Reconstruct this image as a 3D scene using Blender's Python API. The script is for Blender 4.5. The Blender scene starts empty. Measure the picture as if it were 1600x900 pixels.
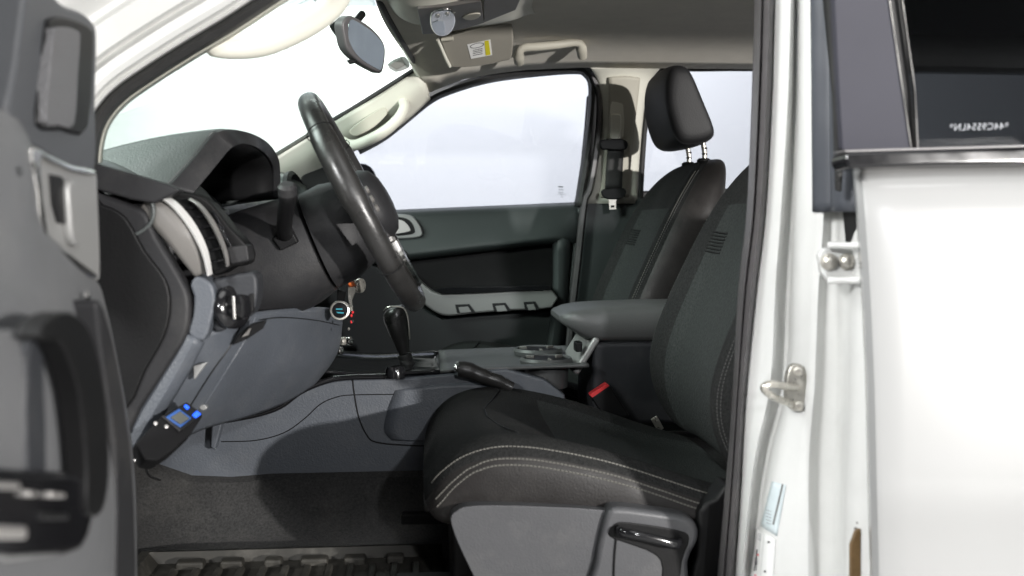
import bpy, bmesh, math, random
from mathutils import Vector as V, Matrix
from mathutils.bvhtree import BVHTree
random.seed(7)
R = math.radians
sc = bpy.context.scene
C = sc.collection

# ------------------------------------------------------------------ camera
F = 1511.0                                   # focal length in pixels of the 1600 px wide photograph
PITCH = math.atan(100 / F)
YAW = math.atan(130 * math.cos(PITCH) / F)
CAM = V((0.0, -2.0, 1.2))
FW = V((math.sin(YAW) * math.cos(PITCH), math.cos(YAW) * math.cos(PITCH), -math.sin(PITCH)))
RT = V((math.cos(YAW), -math.sin(YAW), 0))
UP = RT.cross(FW)
cd = bpy.data.cameras.new('camera')
cam = bpy.data.objects.new('camera', cd)
C.objects.link(cam)
cam.matrix_world = Matrix((( RT.x, UP.x, -FW.x, CAM.x), (RT.y, UP.y, -FW.y, CAM.y), (RT.z, UP.z, -FW.z, CAM.z), (0, 0, 0, 1)))
cd.sensor_width = 36.0
cd.lens = 36.0 * F / 1600
cd.clip_start = 0.05
cd.clip_end = 100
cd.dof.use_dof = True
cd.dof.focus_distance = 1.95
cd.dof.aperture_fstop = 4.0
sc.camera = cam

# ------------------------------------------------------------------ world, lamps, exposure
w = bpy.data.worlds.new('World'); sc.world = w; w.use_nodes = True
bg = w.node_tree.nodes['Background']
bg.inputs[0].default_value = (0.80, 0.84, 0.92, 1); bg.inputs[1].default_value = 0.03

def lamp(name, loc, target, size, energy, col=(1, 1, 1), size_y=None, spread=180):
    l = bpy.data.lights.new(name, 'AREA')
    l.energy = energy; l.color = col
    l.shape = 'RECTANGLE' if size_y else 'DISK'
    l.size = size
    if size_y: l.size_y = size_y
    l.spread = R(spread)
    o = bpy.data.objects.new(name, l); C.objects.link(o)
    o.location = loc
    o.rotation_euler = (V(target) - V(loc)).to_track_quat('-Z', 'Y').to_euler()
    return o
lamp('key_lamp', (2.9, -4.5, 1.50), (0.1, -0.4, 1.0), 0.10, 370, (1, 0.97, 0.94))
lamp('second_lamp', (1.05, -5.0, 2.25), (0.2, -0.4, 1.0), 0.12, 62, (0.97, 0.98, 1.0))
lamp('left_lamp', (-2.9, -4.2, 2.9), (0.6, -0.9, 1.2), 0.9, 39, (1, 1, 0.99), spread=70)
lamp('front_softbox', (-2.6, -0.7, 3.3), (0.1, -0.1, 1.0), 1.8, 175, (0.98, 1.0, 0.99))
lamp('ceiling_softbox', (1.6, -3.0, 4.6), (1.0, -1.2, 0.0), 2.4, 50, (1, 1, 1))
lamp('wall_lamp', (-0.4, 3.5, 4.8), (-0.4, 5.5, 1.7), 5.5, 560, (1, 1, 1), size_y=0.8)

vs = sc.view_settings
vs.view_transform = 'Standard'; vs.look = 'None'; vs.exposure = 0.0; vs.gamma = 1.0
vs.use_curve_mapping = False
sc.render.engine = 'CYCLES'
sc.cycles.use_denoising = True
sc.cycles.max_bounces = 8
sc.cycles.transparent_max_bounces = 12
sc.cycles.sample_clamp_indirect = 6.0
sc.cycles.caustics_reflective = False
sc.cycles.caustics_refractive = False

# ------------------------------------------------------------------ photograph pixel -> point of the place
def ray(px, py):
    return (FW + RT * ((px - 800) / F) - UP * ((py - 450) / F))
def P(px, py, Y):
    d = ray(px, py); return CAM + d * ((Y - CAM.y) / d.y)
def PZ(px, py, Z):
    d = ray(px, py); return CAM + d * ((Z - CAM.z) / d.z)
def PN(px, py, p0, n):
    d = ray(px, py); n = V(n); return CAM + d * ((V(p0) - CAM).dot(n) / d.dot(n))
def pp(pts, Y): return [P(x, y, Y) for x, y in pts]

# ------------------------------------------------------------------ materials
def lin(c):
    c /= 255.0
    return c / 12.92 if c <= 0.04045 else ((c + 0.055) / 1.055) ** 2.4
def mat(name, col, rough=0.5, metal=0.0, bump=0.0, bscale=500, var=0.0, vscale=7, coat=0.0, sheen=0.0, spec=0.5, weave=False, emit=0, rvar=0.0, dust=0.0):
    m = bpy.data.materials.new(name); m.use_nodes = True
    nt = m.node_tree; b = nt.nodes['Principled BSDF']
    b.inputs['Base Color'].default_value = (*col, 1)
    b.inputs['Roughness'].default_value = rough
    b.inputs['Metallic'].default_value = metal
    b.inputs['Specular IOR Level'].default_value = spec
    b.inputs['Coat Weight'].default_value = coat
    b.inputs['Coat Roughness'].default_value = 0.06
    b.inputs['Sheen Weight'].default_value = sheen
    if emit:
        b.inputs['Emission Color'].default_value = (*col, 1); b.inputs['Emission Strength'].default_value = emit
    tc = nt.nodes.new('ShaderNodeTexCoord')
    if var or rvar:
        n = nt.nodes.new('ShaderNodeTexNoise'); n.inputs['Scale'].default_value = vscale; n.inputs['Detail'].default_value = 6; n.inputs['Roughness'].default_value = 0.65
        nt.links.new(tc.outputs['Object'], n.inputs['Vector'])
        if var:
            mr = nt.nodes.new('ShaderNodeMapRange'); mr.inputs[1].default_value = 0.3; mr.inputs[2].default_value = 0.7
            mr.inputs[3].default_value = 1 - var; mr.inputs[4].default_value = 1 + var
            nt.links.new(n.outputs['Fac'], mr.inputs[0])
            mx = nt.nodes.new('ShaderNodeVectorMath'); mx.operation = 'SCALE'; mx.inputs[0].default_value = col
            nt.links.new(mr.outputs[0], mx.inputs['Scale']); nt.links.new(mx.outputs[0], b.inputs['Base Color'])
        if rvar:
            n2 = nt.nodes.new('ShaderNodeTexNoise'); n2.inputs['Scale'].default_value = vscale * 2.3; n2.inputs['Detail'].default_value = 5
            nt.links.new(tc.outputs['Object'], n2.inputs['Vector'])
            mr2 = nt.nodes.new('ShaderNodeMapRange'); mr2.inputs[1].default_value = 0.3; mr2.inputs[2].default_value = 0.7
            mr2.inputs[3].default_value = max(0.02, rough - rvar); mr2.inputs[4].default_value = min(1, rough + rvar)
            nt.links.new(n2.outputs['Fac'], mr2.inputs[0]); nt.links.new(mr2.outputs[0], b.inputs['Roughness'])
    if dust:
        nd = nt.nodes.new('ShaderNodeTexNoise'); nd.inputs['Scale'].default_value = 9; nd.inputs['Detail'].default_value = 12; nd.inputs['Roughness'].default_value = 0.72
        nt.links.new(tc.outputs['Object'], nd.inputs['Vector'])
        md = nt.nodes.new('ShaderNodeMapRange'); md.inputs[1].default_value = 0.5; md.inputs[2].default_value = 0.72; md.inputs[3].default_value = 0.0; md.inputs[4].default_value = dust
        nt.links.new(nd.outputs['Fac'], md.inputs[0])
        mc = nt.nodes.new('ShaderNodeMix'); mc.data_type = 'RGBA'; mc.inputs[7].default_value = (0.30, 0.285, 0.26, 1)
        nt.links.new(md.outputs[0], mc.inputs[0])
        if b.inputs['Base Color'].is_linked:
            nt.links.new(b.inputs['Base Color'].links[0].from_socket, mc.inputs[6])
        else: mc.inputs[6].default_value = (*col, 1)
        nt.links.new(mc.outputs[2], b.inputs['Base Color'])
    if bump:
        bp = nt.nodes.new('ShaderNodeBump'); bp.inputs['Strength'].default_value = bump; bp.inputs['Distance'].default_value = 0.001
        if weave:
            mp = nt.nodes.new('ShaderNodeMapping'); mp.inputs['Scale'].default_value = (bscale, bscale, bscale * 0.55)
            nt.links.new(tc.outputs['Object'], mp.inputs['Vector'])
            t = nt.nodes.new('ShaderNodeTexVoronoi'); t.inputs['Scale'].default_value = 1.0
            nt.links.new(mp.outputs[0], t.inputs['Vector']); nt.links.new(t.outputs['Distance'], bp.inputs['Height'])
        else:
            t = nt.nodes.new('ShaderNodeTexNoise'); t.inputs['Scale'].default_value = bscale; t.inputs['Detail'].default_value = 3
            nt.links.new(tc.outputs['Object'], t.inputs['Vector']); nt.links.new(t.outputs['Fac'], bp.inputs['Height'])
        nt.links.new(bp.outputs[0], b.inputs['Normal'])
    return m
def glass(name, tint, rough=0.0, refl=1.0, f0=0.035):
    m = bpy.data.materials.new(name); m.use_nodes = True
    nt = m.node_tree; nt.nodes.clear()
    out = nt.nodes.new('ShaderNodeOutputMaterial'); mix = nt.nodes.new('ShaderNodeMixShader')
    tr = nt.nodes.new('ShaderNodeBsdfTransparent'); tr.inputs[0].default_value = (*tint, 1)
    gl = nt.nodes.new('ShaderNodeBsdfGlossy'); gl.inputs['Roughness'].default_value = rough; gl.inputs[0].default_value = (refl, refl, refl, 1)
    ge = nt.nodes.new('ShaderNodeNewGeometry')
    dt = nt.nodes.new('ShaderNodeVectorMath'); dt.operation = 'DOT_PRODUCT'
    nt.links.new(ge.outputs['Normal'], dt.inputs[0]); nt.links.new(ge.outputs['Incoming'], dt.inputs[1])
    def mth(op, a, b=None):
        q = nt.nodes.new('ShaderNodeMath'); q.operation = op
        for i_, v_ in enumerate((a, b)):
            if v_ is None: continue
            if isinstance(v_, (int, float)): q.inputs[i_].default_value = v_
            else: nt.links.new(v_, q.inputs[i_])
        return q.outputs[0]
    f5 = mth('POWER', mth('SUBTRACT', 1.0, mth('ABSOLUTE', dt.outputs['Value'])), 5.0)
    fac = mth('ADD', mth('MULTIPLY', f5, 0.9), f0)
    nt.links.new(fac, mix.inputs[0]); nt.links.new(tr.outputs[0], mix.inputs[1]); nt.links.new(gl.outputs[0], mix.inputs[2])
    nt.links.new(mix.outputs[0], out.inputs[0])
    return m

M = dict(
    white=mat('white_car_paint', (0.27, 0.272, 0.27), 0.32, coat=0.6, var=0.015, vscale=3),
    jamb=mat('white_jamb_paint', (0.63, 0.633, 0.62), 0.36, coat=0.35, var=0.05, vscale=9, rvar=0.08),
    seal=mat('grey_rubber_seal', (0.085, 0.08, 0.082), 0.42, bump=0.15, bscale=300, var=0.12, vscale=30, dust=0.1),
    black=mat('black_plastic', (0.008, 0.008, 0.0085), 0.45, bump=0.1, spec=0.2),
    blackgloss=mat('black_gloss', (0.008, 0.008, 0.009), 0.12, rvar=0.05),
    rubber=mat('black_rubber', (0.016, 0.016, 0.016), 0.65, var=0.2, vscale=40, dust=0.05),
    tape=mat('dark_pillar_tape', (0.062, 0.067, 0.078), 0.35, var=0.05, rvar=0.06),
    applique=mat('satin_grey_applique', (0.034, 0.034, 0.044), 0.62, spec=0.25, bump=0.05, bscale=900, var=0.04, vscale=15),
    chrome=mat('chrome', (0.75, 0.74, 0.72), 0.16, metal=1.0, rvar=0.06),
    steel=mat('zinc_steel', (0.55, 0.53, 0.48), 0.34, metal=0.85, var=0.15, vscale=60, rvar=0.1),
    silver=mat('satin_silver_trim', (0.58, 0.56, 0.54), 0.34, metal=0.75, bump=0.04, bscale=900),
    taupe=mat('taupe_plastic', (0.13, 0.123, 0.115), 0.48, bump=0.12, bscale=380),
    liner=mat('grey_headliner_cloth', (0.66, 0.62, 0.54), 0.95, bump=0.35, bscale=900, var=0.04, vscale=25, sheen=0.1),
    beige=mat('beige_trim', (0.62, 0.61, 0.535), 0.55, bump=0.12, bscale=380, var=0.02),
    beigedk=mat('dull_beige_trim', (0.44, 0.42, 0.355), 0.6, bump=0.12, bscale=380),
    dashtop=mat('dash_top_grain', (0.055, 0.062, 0.061), 0.46, bump=0.5, bscale=360, var=0.08, vscale=12, rvar=0.05),
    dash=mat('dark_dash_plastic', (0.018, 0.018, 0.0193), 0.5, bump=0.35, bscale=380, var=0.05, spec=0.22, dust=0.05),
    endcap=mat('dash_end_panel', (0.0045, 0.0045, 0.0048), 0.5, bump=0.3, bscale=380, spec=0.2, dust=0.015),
    bluegrey=mat('blue_grey_plastic', (0.068, 0.0755, 0.088), 0.46, bump=0.7, bscale=300, var=0.08, vscale=5, rvar=0.05, dust=0.1),
    bluegreydk=mat('dark_blue_grey_plastic', (0.026, 0.0275, 0.031), 0.48, bump=0.35, bscale=340, var=0.05, spec=0.3, dust=0.06),
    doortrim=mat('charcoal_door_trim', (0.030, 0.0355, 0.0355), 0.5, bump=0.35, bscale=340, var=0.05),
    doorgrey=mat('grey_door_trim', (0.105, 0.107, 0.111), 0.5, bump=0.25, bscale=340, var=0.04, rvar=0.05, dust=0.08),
    silvergrey=mat('silver_grey_plastic', (0.26, 0.26, 0.255), 0.4, metal=0.3, bump=0.08, bscale=800),
    fabric=mat('charcoal_seat_cloth', (0.019, 0.0193, 0.0193), 0.9, bump=0.9, bscale=420, weave=True, var=0.4, vscale=230, spec=0.1, dust=0.025),
    insert=mat('seat_insert_cloth', (0.031, 0.0335, 0.033), 0.88, bump=0.9, bscale=330, weave=True, var=0.36, vscale=230, spec=0.12),
    leather=mat('black_seat_leatherette', (0.017, 0.0155, 0.015), 0.48, bump=0.45, bscale=330, var=0.12, vscale=9, rvar=0.08, spec=0.25, dust=0.04),
    headleather=mat('black_headrest_leatherette', (0.010, 0.010, 0.011), 0.62, bump=0.45, bscale=330, var=0.1),
    thread=mat('pale_thread', (0.13, 0.126, 0.113), 0.8),
    threaddk=mat('grey_thread', (0.07, 0.07, 0.068), 0.8),
    wheel=mat('worn_black_leather', (0.018, 0.0175, 0.017), 0.34, bump=0.3, bscale=260, rvar=0.1, vscale=14, var=0.15),
    armrest=mat('grey_armrest_vinyl', (0.075, 0.077, 0.077), 0.45, bump=0.3, bscale=420, var=0.05),
    carpet=mat('dark_carpet', (0.021, 0.0207, 0.0203), 1.0, bump=1.0, bscale=420, var=0.6, vscale=240, dust=0.07),
    mat=mat('dusty_rubber_mat', (0.014, 0.0125, 0.0088), 0.7, bump=0.4, bscale=200, var=0.35, vscale=18, dust=0.16),
    wall=mat('white_studio_wall', (0.82, 0.82, 0.82), 0.9, var=0.01, vscale=1.5),
    upperwall=mat('grey_upper_wall', (0.24, 0.25, 0.275), 0.9, var=0.03, vscale=1.5),
    floor=mat('grey_studio_floor', (0.30, 0.30, 0.30), 0.6, var=0.06, vscale=2),
    paper=mat('white_label', (0.75, 0.75, 0.74), 0.5),
    bluelabel=mat('pale_blue_label', (0.56, 0.63, 0.65), 0.45, var=0.05, vscale=60),
    print_=mat('dark_print', (0.05, 0.05, 0.055), 0.6),
    etch=mat('etched_glass_print', (0.30, 0.31, 0.33), 0.7),
    yellow=mat('yellow_print', (0.62, 0.55, 0.03), 0.5),
    red=mat('red_plastic', (0.75, 0.045, 0.05), 0.35),
    orange=mat('orange_plastic', (0.75, 0.16, 0.03), 0.4),
    amber=mat('amber_grease_tag', (0.16, 0.10, 0.045), 0.4, var=0.2, vscale=60),
    bluelit=mat('blue_lit_button', (0.01, 0.09, 0.8), 0.4, emit=0.9),
    blueplastic=mat('blue_plastic', (0.012, 0.06, 0.22), 0.35),
    lcd=mat('grey_lcd', (0.05, 0.053, 0.045), 0.25),
    cyan=mat('cyan_print', (0.03, 0.25, 0.32), 0.4),
    mirror=mat('mirror_glass', (0.62, 0.68, 0.70), 0.02, metal=1.0),
    lens=mat('lamp_lens', (0.62, 0.66, 0.68), 0.10, metal=0.75, rvar=0.06),
    shield=mat('seat_shield_plastic', (0.058, 0.059, 0.063), 0.42, bump=0.35, bscale=340, var=0.05, rvar=0.05, dust=0.1),
    bright=mat('bright_silver_paint', (0.80, 0.79, 0.77), 0.3, metal=0.25),
    sail=mat('sail_panel_plastic', (0.058, 0.061, 0.066), 0.5, bump=0.3, bscale=380, var=0.05),
    unit=mat('matt_black_case', (0.006, 0.006, 0.0065), 0.75, spec=0.12, bump=0.2, bscale=300),
    visor=mat('grey_visor_cloth', (0.26, 0.245, 0.21), 0.9, bump=0.3, bscale=500, var=0.05),
    white_part=mat('white_visor_cover', (0.72, 0.72, 0.70), 0.5),
    windscreen=glass('windscreen_glass', (0.80, 0.915, 0.86)),
    sideglass=glass('side_window_glass', (0.68, 0.695, 0.73)),
    privacy=glass('privacy_glass', (0.20, 0.21, 0.225), f0=0.05),
)
FAB = M['fabric']

# ------------------------------------------------------------------ building helpers
def thing(name, label, cat, loc=(0, 0, 0), group=None):
    o = bpy.data.objects.new(name, None); C.objects.link(o); o.location = loc
    o.empty_display_size = 0.05
    o['label'] = label; o['category'] = cat
    if group: o['group'] = group
    return o
def tag(o, label, cat, group=None):
    o['label'] = label; o['category'] = cat
    if group: o['group'] = group
    return o
def adopt(o, parent):
    if parent is not None:
        o.parent = parent
        o.matrix_parent_inverse = Matrix.Translation(-parent.location)
def mk(name, verts, faces, m, parent=None, bevel=0, seg=2, angle=38, sub=0, solid=0, offset=-1, kind=None, mats=None, fm=None, flat=False):
    me = bpy.data.meshes.new(name)
    me.from_pydata([tuple(v) for v in verts], [], faces)
    bm = bmesh.new(); bm.from_mesh(me)
    bmesh.ops.recalc_face_normals(bm, faces=bm.faces)
    bm.to_mesh(me); bm.free()
    ms = mats or [m]
    for x in ms: me.materials.append(M[x] if isinstance(x, str) else x)
    if fm:
        for i, p in enumerate(me.polygons): p.material_index = fm[i]
    if not flat:
        me.shade_smooth()
        if not sub: me.set_sharp_from_angle(angle=R(angle))
    o = bpy.data.objects.new(name, me); C.objects.link(o)
    adopt(o, parent)
    if solid:
        s = o.modifiers.new('solid', 'SOLIDIFY'); s.thickness = solid; s.offset = offset
    if bevel:
        b = o.modifiers.new('bevel', 'BEVEL'); b.width = bevel; b.segments = seg; b.limit_method = 'ANGLE'; b.angle_limit = R(35); b.harden_normals = not sub
    if sub:
        s = o.modifiers.new('sub', 'SUBSURF'); s.levels = sub; s.render_levels = sub
    if kind: o['kind'] = kind
    return o
def cr(pts, n=6, closed=False):
    pts = [tuple(p) for p in pts]; N = len(pts); out = []
    rng = range(N) if closed else range(N - 1)
    for i in rng:
        if closed: a, b, c, d = pts[i - 1], pts[i], pts[(i + 1) % N], pts[(i + 2) % N]
        else: a, b, c, d = pts[max(i - 1, 0)], pts[i], pts[i + 1], pts[min(i + 2, N - 1)]
        for k in range(n):
            t = k / n
            out.append(tuple(0.5 * (2 * q + (r - p) * t + (2 * p - 5 * q + 4 * r - s) * t * t + (3 * q - p - 3 * r + s) * t ** 3) for p, q, r, s in zip(a, b, c, d)))
    if not closed: out.append(pts[-1])
    return out
def prism(name, pts, off, m, parent=None, bevel=0.002, **k):
    n = len(pts); off = V(off)
    vs_ = [V(p) for p in pts] + [V(p) + off for p in pts]
    fs = [list(range(n)), list(range(2 * n - 1, n - 1, -1))] + [[i, (i + 1) % n, n + (i + 1) % n, n + i] for i in range(n)]
    return mk(name, vs_, fs, m, parent, bevel=bevel, **k)
def plate(name, px, Y, t, m, parent=None, bevel=0.002, smooth=0, **k):
    if smooth: px = cr(px, smooth, True)
    return prism(name, pp(px, Y), (0, t, 0), m, parent, bevel, **k)
def plateN(name, px, p0, n, t, m, parent=None, bevel=0.002, smooth=0, **k):
    if smooth: px = cr(px, smooth, True)
    n = V(n).normalized()
    return prism(name, [PN(x, y, p0, n) for x, y in px], -n * t, m, parent, bevel, **k)
def sheet(name, rows, m, parent=None, thick=0.003, up=0, across=0, closed=False, **k):
    rows = [[tuple(p) for p in r] for r in rows]
    if across: rows = [cr(r, across, closed) for r in rows]
    if up:
        cols = [cr([r[j] for r in rows], up) for j in range(len(rows[0]))]
        rows = [[c[i] for c in cols] for i in range(len(cols[0]))]
    a, b = len(rows), len(rows[0])
    vs_ = [p for r in rows for p in r]
    fs = [[i * b + j, i * b + (j + 1) % b, (i + 1) * b + (j + 1) % b, (i + 1) * b + j] for i in range(a - 1) for j in range(b if closed else b - 1)]
    return mk(name, vs_, fs, m, parent, solid=thick, offset=k.pop('offset', 0), **k)
def psheet(name, rows, m, parent=None, **k):      # rows of (px, py, Y)
    return sheet(name, [[P(*q) for q in r] for r in rows], m, parent, **k)
def loft(name, rings, m, parent=None, caps=True, sub=0, mats=None, fmf=None, **k):
    b = len(rings[0]); a = len(rings)
    vs_ = [tuple(p) for r in rings for p in r]; fs = []; fm = []
    for i in range(a - 1):
        for j in range(b):
            fs.append([i * b + j, i * b + (j + 1) % b, (i + 1) * b + (j + 1) % b, (i + 1) * b + j]); fm.append(fmf(i, j) if fmf else 0)
    if caps:
        fs.append(list(range(b - 1, -1, -1))); fm.append(fmf(0, -1) if fmf else 0)
        fs.append([(a - 1) * b + j for j in range(b)]); fm.append(fmf(a - 2, -1) if fmf else 0)
    o = mk(name, vs_, fs, m, parent, sub=sub, mats=mats, fm=fm if fmf else None, **k)
    return o
def tube(name, pts, r, m, parent=None, seg=12, flatz=1.0, **k):
    pts = [V(p) for p in pts]; n = len(pts)
    rs = r if isinstance(r, (list, tuple)) else [r] * n
    rings = []; prev = None
    for i in range(n):
        t = (pts[min(i + 1, n - 1)] - pts[max(i - 1, 0)]).normalized()
        if prev is None:
            ref = V((0, 0, 1)) if abs(t.z) < 0.9 else V((0, 1, 0))
            u = t.cross(ref).normalized()
        else:
            u = (prev - t * prev.dot(t)).normalized()
        prev = u; v_ = t.cross(u)
        rings.append([pts[i] + u * (rs[i] * math.cos(2 * math.pi * j / seg)) + v_ * (rs[i] * flatz * math.sin(2 * math.pi * j / seg)) for j in range(seg)])
    return loft(name, rings, m, parent, **k)
def box(name, c, s, m, parent=None, bevel=0.002, rot=None, **k):
    c = V(c); h = V(s) / 2
    vs_ = [V((x * h.x, y * h.y, z * h.z)) for x in (-1, 1) for y in (-1, 1) for z in (-1, 1)]
    if rot is not None: vs_ = [rot @ v for v in vs_]
    vs_ = [v + c for v in vs_]
    fs = [[0, 1, 3, 2], [4, 6, 7, 5], [0, 4, 5, 1], [2, 3, 7, 6], [0, 2, 6, 4], [1, 5, 7, 3]]
    return mk(name, vs_, fs, m, parent, bevel=bevel, **k)
def lathe(name, prof, c, axis, m, parent=None, seg=28, **k):
    c = V(c); ax = V(axis).normalized()
    ref = V((0, 0, 1)) if abs(ax.z) < 0.9 else V((1, 0, 0))
    u = ax.cross(ref).normalized(); v_ = ax.cross(u)
    rings = [[c + ax * h + u * (r * math.cos(2 * math.pi * j / seg)) + v_ * (r * math.sin(2 * math.pi * j / seg)) for j in range(seg)] for r, h in prof]
    return loft(name, rings, m, parent, **k)
def merged(name, polys, m, parent, kind=None, **k):       # several closed solids joined in one part
    vs_, fs = [], []
    for pv, pf in polys:
        o = len(vs_); vs_ += pv; fs += [[i + o for i in f] for f in pf]
    return mk(name, vs_, fs, m, parent, kind=kind, **k)
def stitch(name, path, m, parent, n=None, ln=0.0045, w_=0.0011, snap=None, gap=0.0065):
    path = [V(p) for p in path]
    L = [0]
    for a, b in zip(path, path[1:]): L.append(L[-1] + (b - a).length)
    cnt = int(L[-1] / gap); out = []
    def at(s):
        for i in range(len(L) - 1):
            if s <= L[i + 1]:
                t = (s - L[i]) / max(1e-9, L[i + 1] - L[i]); return path[i].lerp(path[i + 1], t)
        return path[-1]
    for i in range(cnt):
        p = at((i + 0.5) * gap); q = at(min(L[-1], (i + 0.5) * gap + ln))
        nr = None
        if snap:
            h, nr, _, _ = snap.find_nearest(p); h2, nr2, _, _ = snap.find_nearest(q)
            if h is None: continue
            p, q = h + nr * w_ * 0.5, h2 + nr2 * w_ * 0.5
        d = (q - p)
        if d.length < 1e-5: continue
        d.normalize(); nn = nr or V((0, -1, 0))
        s_ = d.cross(nn).normalized() * w_; nn = s_.cross(d).normalized() * w_
        pv = [p - s_, p + nn, p + s_, q - s_, q + nn, q + s_]
        out.append((pv, [[0, 1, 4, 3], [1, 2, 5, 4], [0, 2, 1], [3, 4, 5], [0, 3, 5, 2]]))
    return merged(name, out, m, parent, kind='stuff', flat=True) if out else None
def bvh_of(o):
    dg = bpy.context.evaluated_depsgraph_get(); dg.update()
    e = o.evaluated_get(dg); me = e.to_mesh()
    t = BVHTree.FromPolygons([v.co.copy() for v in me.vertices], [list(p.vertices) for p in me.polygons])
    e.to_mesh_clear(); return t
def interp(tab, x):
    if x <= tab[0][0]: return tab[0][1]
    for (a, b), (c, d) in zip(tab, tab[1:]):
        if x <= c: return b + (d - b) * (x - a) / (c - a)
    return tab[-1][1]

# ================================================================== SETTING
def structure(o): o['kind'] = 'structure'; return o
structure(mk('studio_floor', [(-8, -8, 0), (8, -8, 0), (8, 7, 0), (-8, 7, 0)], [[0, 1, 2, 3]], 'floor'))
structure(box('studio_wall', (0, 5.6, 1.42), (18, 0.2, 2.84), 'wall', bevel=0.01))
structure(box('upper_studio_wall', (0, 5.66, 4.126), (18, 0.2, 2.57), 'upperwall', bevel=0.01))

structure(box('rear_studio_wall', (6.1, 0, 1.215), (0.2, 7.9, 2.43), 'wall', bevel=0.01))

# ================================================================== CAB
cab = thing('pickup_cab', 'white pickup cab shell with open doorway, pillars, beige headliner and windscreen', 'truck cab', (0.4, 0, 0.35))
def header_x(y): return -0.105 + 0.068 * (abs(y) / 0.55) ** 2
def liner_edge(x): return interp([(-0.04, 1.575), (0.0, 1.545), (0.086, 1.582), (0.224, 1.608), (0.4, 1.618), (0.74, 1.62), (2.0, 1.62)], x)
rows = []
for k, dx in enumerate((0, 0.02, 0.06, 0.12, 0.2, 0.3, 0.45, 0.65, 1.0, 1.5, 2.1)):
    r = []
    for j in range(25):
        y = -0.60 + 1.2 * j / 24
        f = max(0, 1 - dx / 0.3)
        hx = header_x(y) if abs(y) < 0.55 else header_x(0.55) + (abs(y) - 0.55) * 0.5
        x = dx + (hx * f + (-0.04) * (1 - f))
        zc = 1.652 + 0.012 * min(1, dx / 0.2)
        ze = liner_edge(x)
        z = zc - (zc - ze) * (abs(y) / 0.60) ** (3.2)
        if dx == 0: z = min(z + 0.004, 1.652 - 0.038 * (abs(y) / 0.55) ** 2) if abs(y) <= 0.55 else z
        r.append((x, y, z))
    rows.append(r)
sheet('headliner', rows, 'liner', cab, thick=0.012, offset=1)
# windscreen
rows = []
for i in range(9):
    t = i / 8
    r = []
    for j in range(17):
        s = -1 + j / 8
        hw = 0.565 + 0.14 * t
        y = s * hw
        x = (-0.108 - 0.60 * t) + 0.068 * s * s * (1 - 0.1 * t)
        z = 1.655 - 0.40 * t - 0.037 * s * s
        r.append((x, y, z))
    rows.append(r)
sheet('windscreen', rows, 'windscreen', cab, thick=0)
edge = [P(574, -30, -0.02), P(592, 0, 0.02), P(606, 27, 0.12), P(625, 60, 0.26), P(642, 88, 0.44), P(649, 100, 0.53), P(647, 108, 0.56), P(636, 116, 0.565), P(560, 164, 0.60), P(520, 188, 0.62), P(435, 240, 0.66), P(390, 268, 0.68)]
tube('windscreen_seal', cr(edge, 4), 0.0062, 'rubber', cab, seg=8)
# far A pillar trim
top = [(652, 108, 0.56), (600, 143, 0.585), (560, 167, 0.60), (520, 191, 0.62), (435, 243, 0.66), (380, 275, 0.69)]
mid = [(666, 132, 0.575), (618, 170, 0.60), (575, 200, 0.62), (535, 217, 0.635), (460, 262, 0.67), (410, 290, 0.70)]
bot = [(672, 154, 0.615), (632, 190, 0.645), (590, 218, 0.665), (552, 236, 0.68), (478, 280, 0.71), (430, 310, 0.73)]
psheet('windscreen_pillar_trim', [top, mid, bot], 'beige', cab, thick=0.006, across=4, up=4)
gh = tube('pillar_grab_handle', cr([P(538, 222, 0.62), P(546, 226, 0.575), P(562, 225, 0.56), P(598, 207, 0.55), P(622, 186, 0.55), P(632, 168, 0.565), P(630, 158, 0.60)], 6), [0.012] * 37, 'beige', cab, seg=14, flatz=1.2)
plate('handle_recess', [(547, 202), (570, 184), (596, 168), (604, 170), (604, 180), (586, 198), (560, 212), (549, 211)], 0.592, 0.012, 'beigedk', cab, smooth=3, bevel=0.003)
# far B pillar trim
psheet('centre_pillar_trim', [
    [(922, 104, 0.60), (936, 104, 0.60), (978, 102, 0.60), (1018, 102, 0.60), (1034, 103, 0.60)],
    [(932, 120, 0.64), (942, 122, 0.63), (978, 118, 0.62), (1008, 120, 0.63), (1018, 122, 0.645)],
    [(939, 150, 0.66), (946, 152, 0.645), (978, 150, 0.64), (1001, 150, 0.645), (1008, 152, 0.66)],
    [(937, 200, 0.68), (943, 200, 0.665), (972, 200, 0.66), (996, 200, 0.665), (1002, 200, 0.68)],
    [(925, 262, 0.70), (932, 262, 0.685), (965, 262, 0.68), (991, 262, 0.685), (997, 262, 0.70)],
    [(915, 318, 0.71), (922, 318, 0.70), (958, 318, 0.69), (988, 318, 0.70), (994, 318, 0.71)]], 'beige', cab, thick=0.006, up=4, across=3)
psheet('belt_recess_panel', [
    [(951, 121, 0.618), (978, 119, 0.614), (1000, 122, 0.618)],
    [(951, 150, 0.634), (976, 150, 0.63), (997, 150, 0.634)],
    [(949, 210, 0.656), (970, 210, 0.652), (990, 210, 0.656)],
    [(942, 270, 0.674), (962, 270, 0.670), (984, 270, 0.674)],
    [(937, 308, 0.684), (958, 308, 0.680), (982, 308, 0.684)]], 'beigedk', cab, thick=0.006, up=4, across=3)
plate('lower_pillar_trim', [(904, 312), (1010, 310), (970, 800), (850, 800)], 0.70, 0.05, 'doortrim', cab, bevel=0.006)
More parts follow.
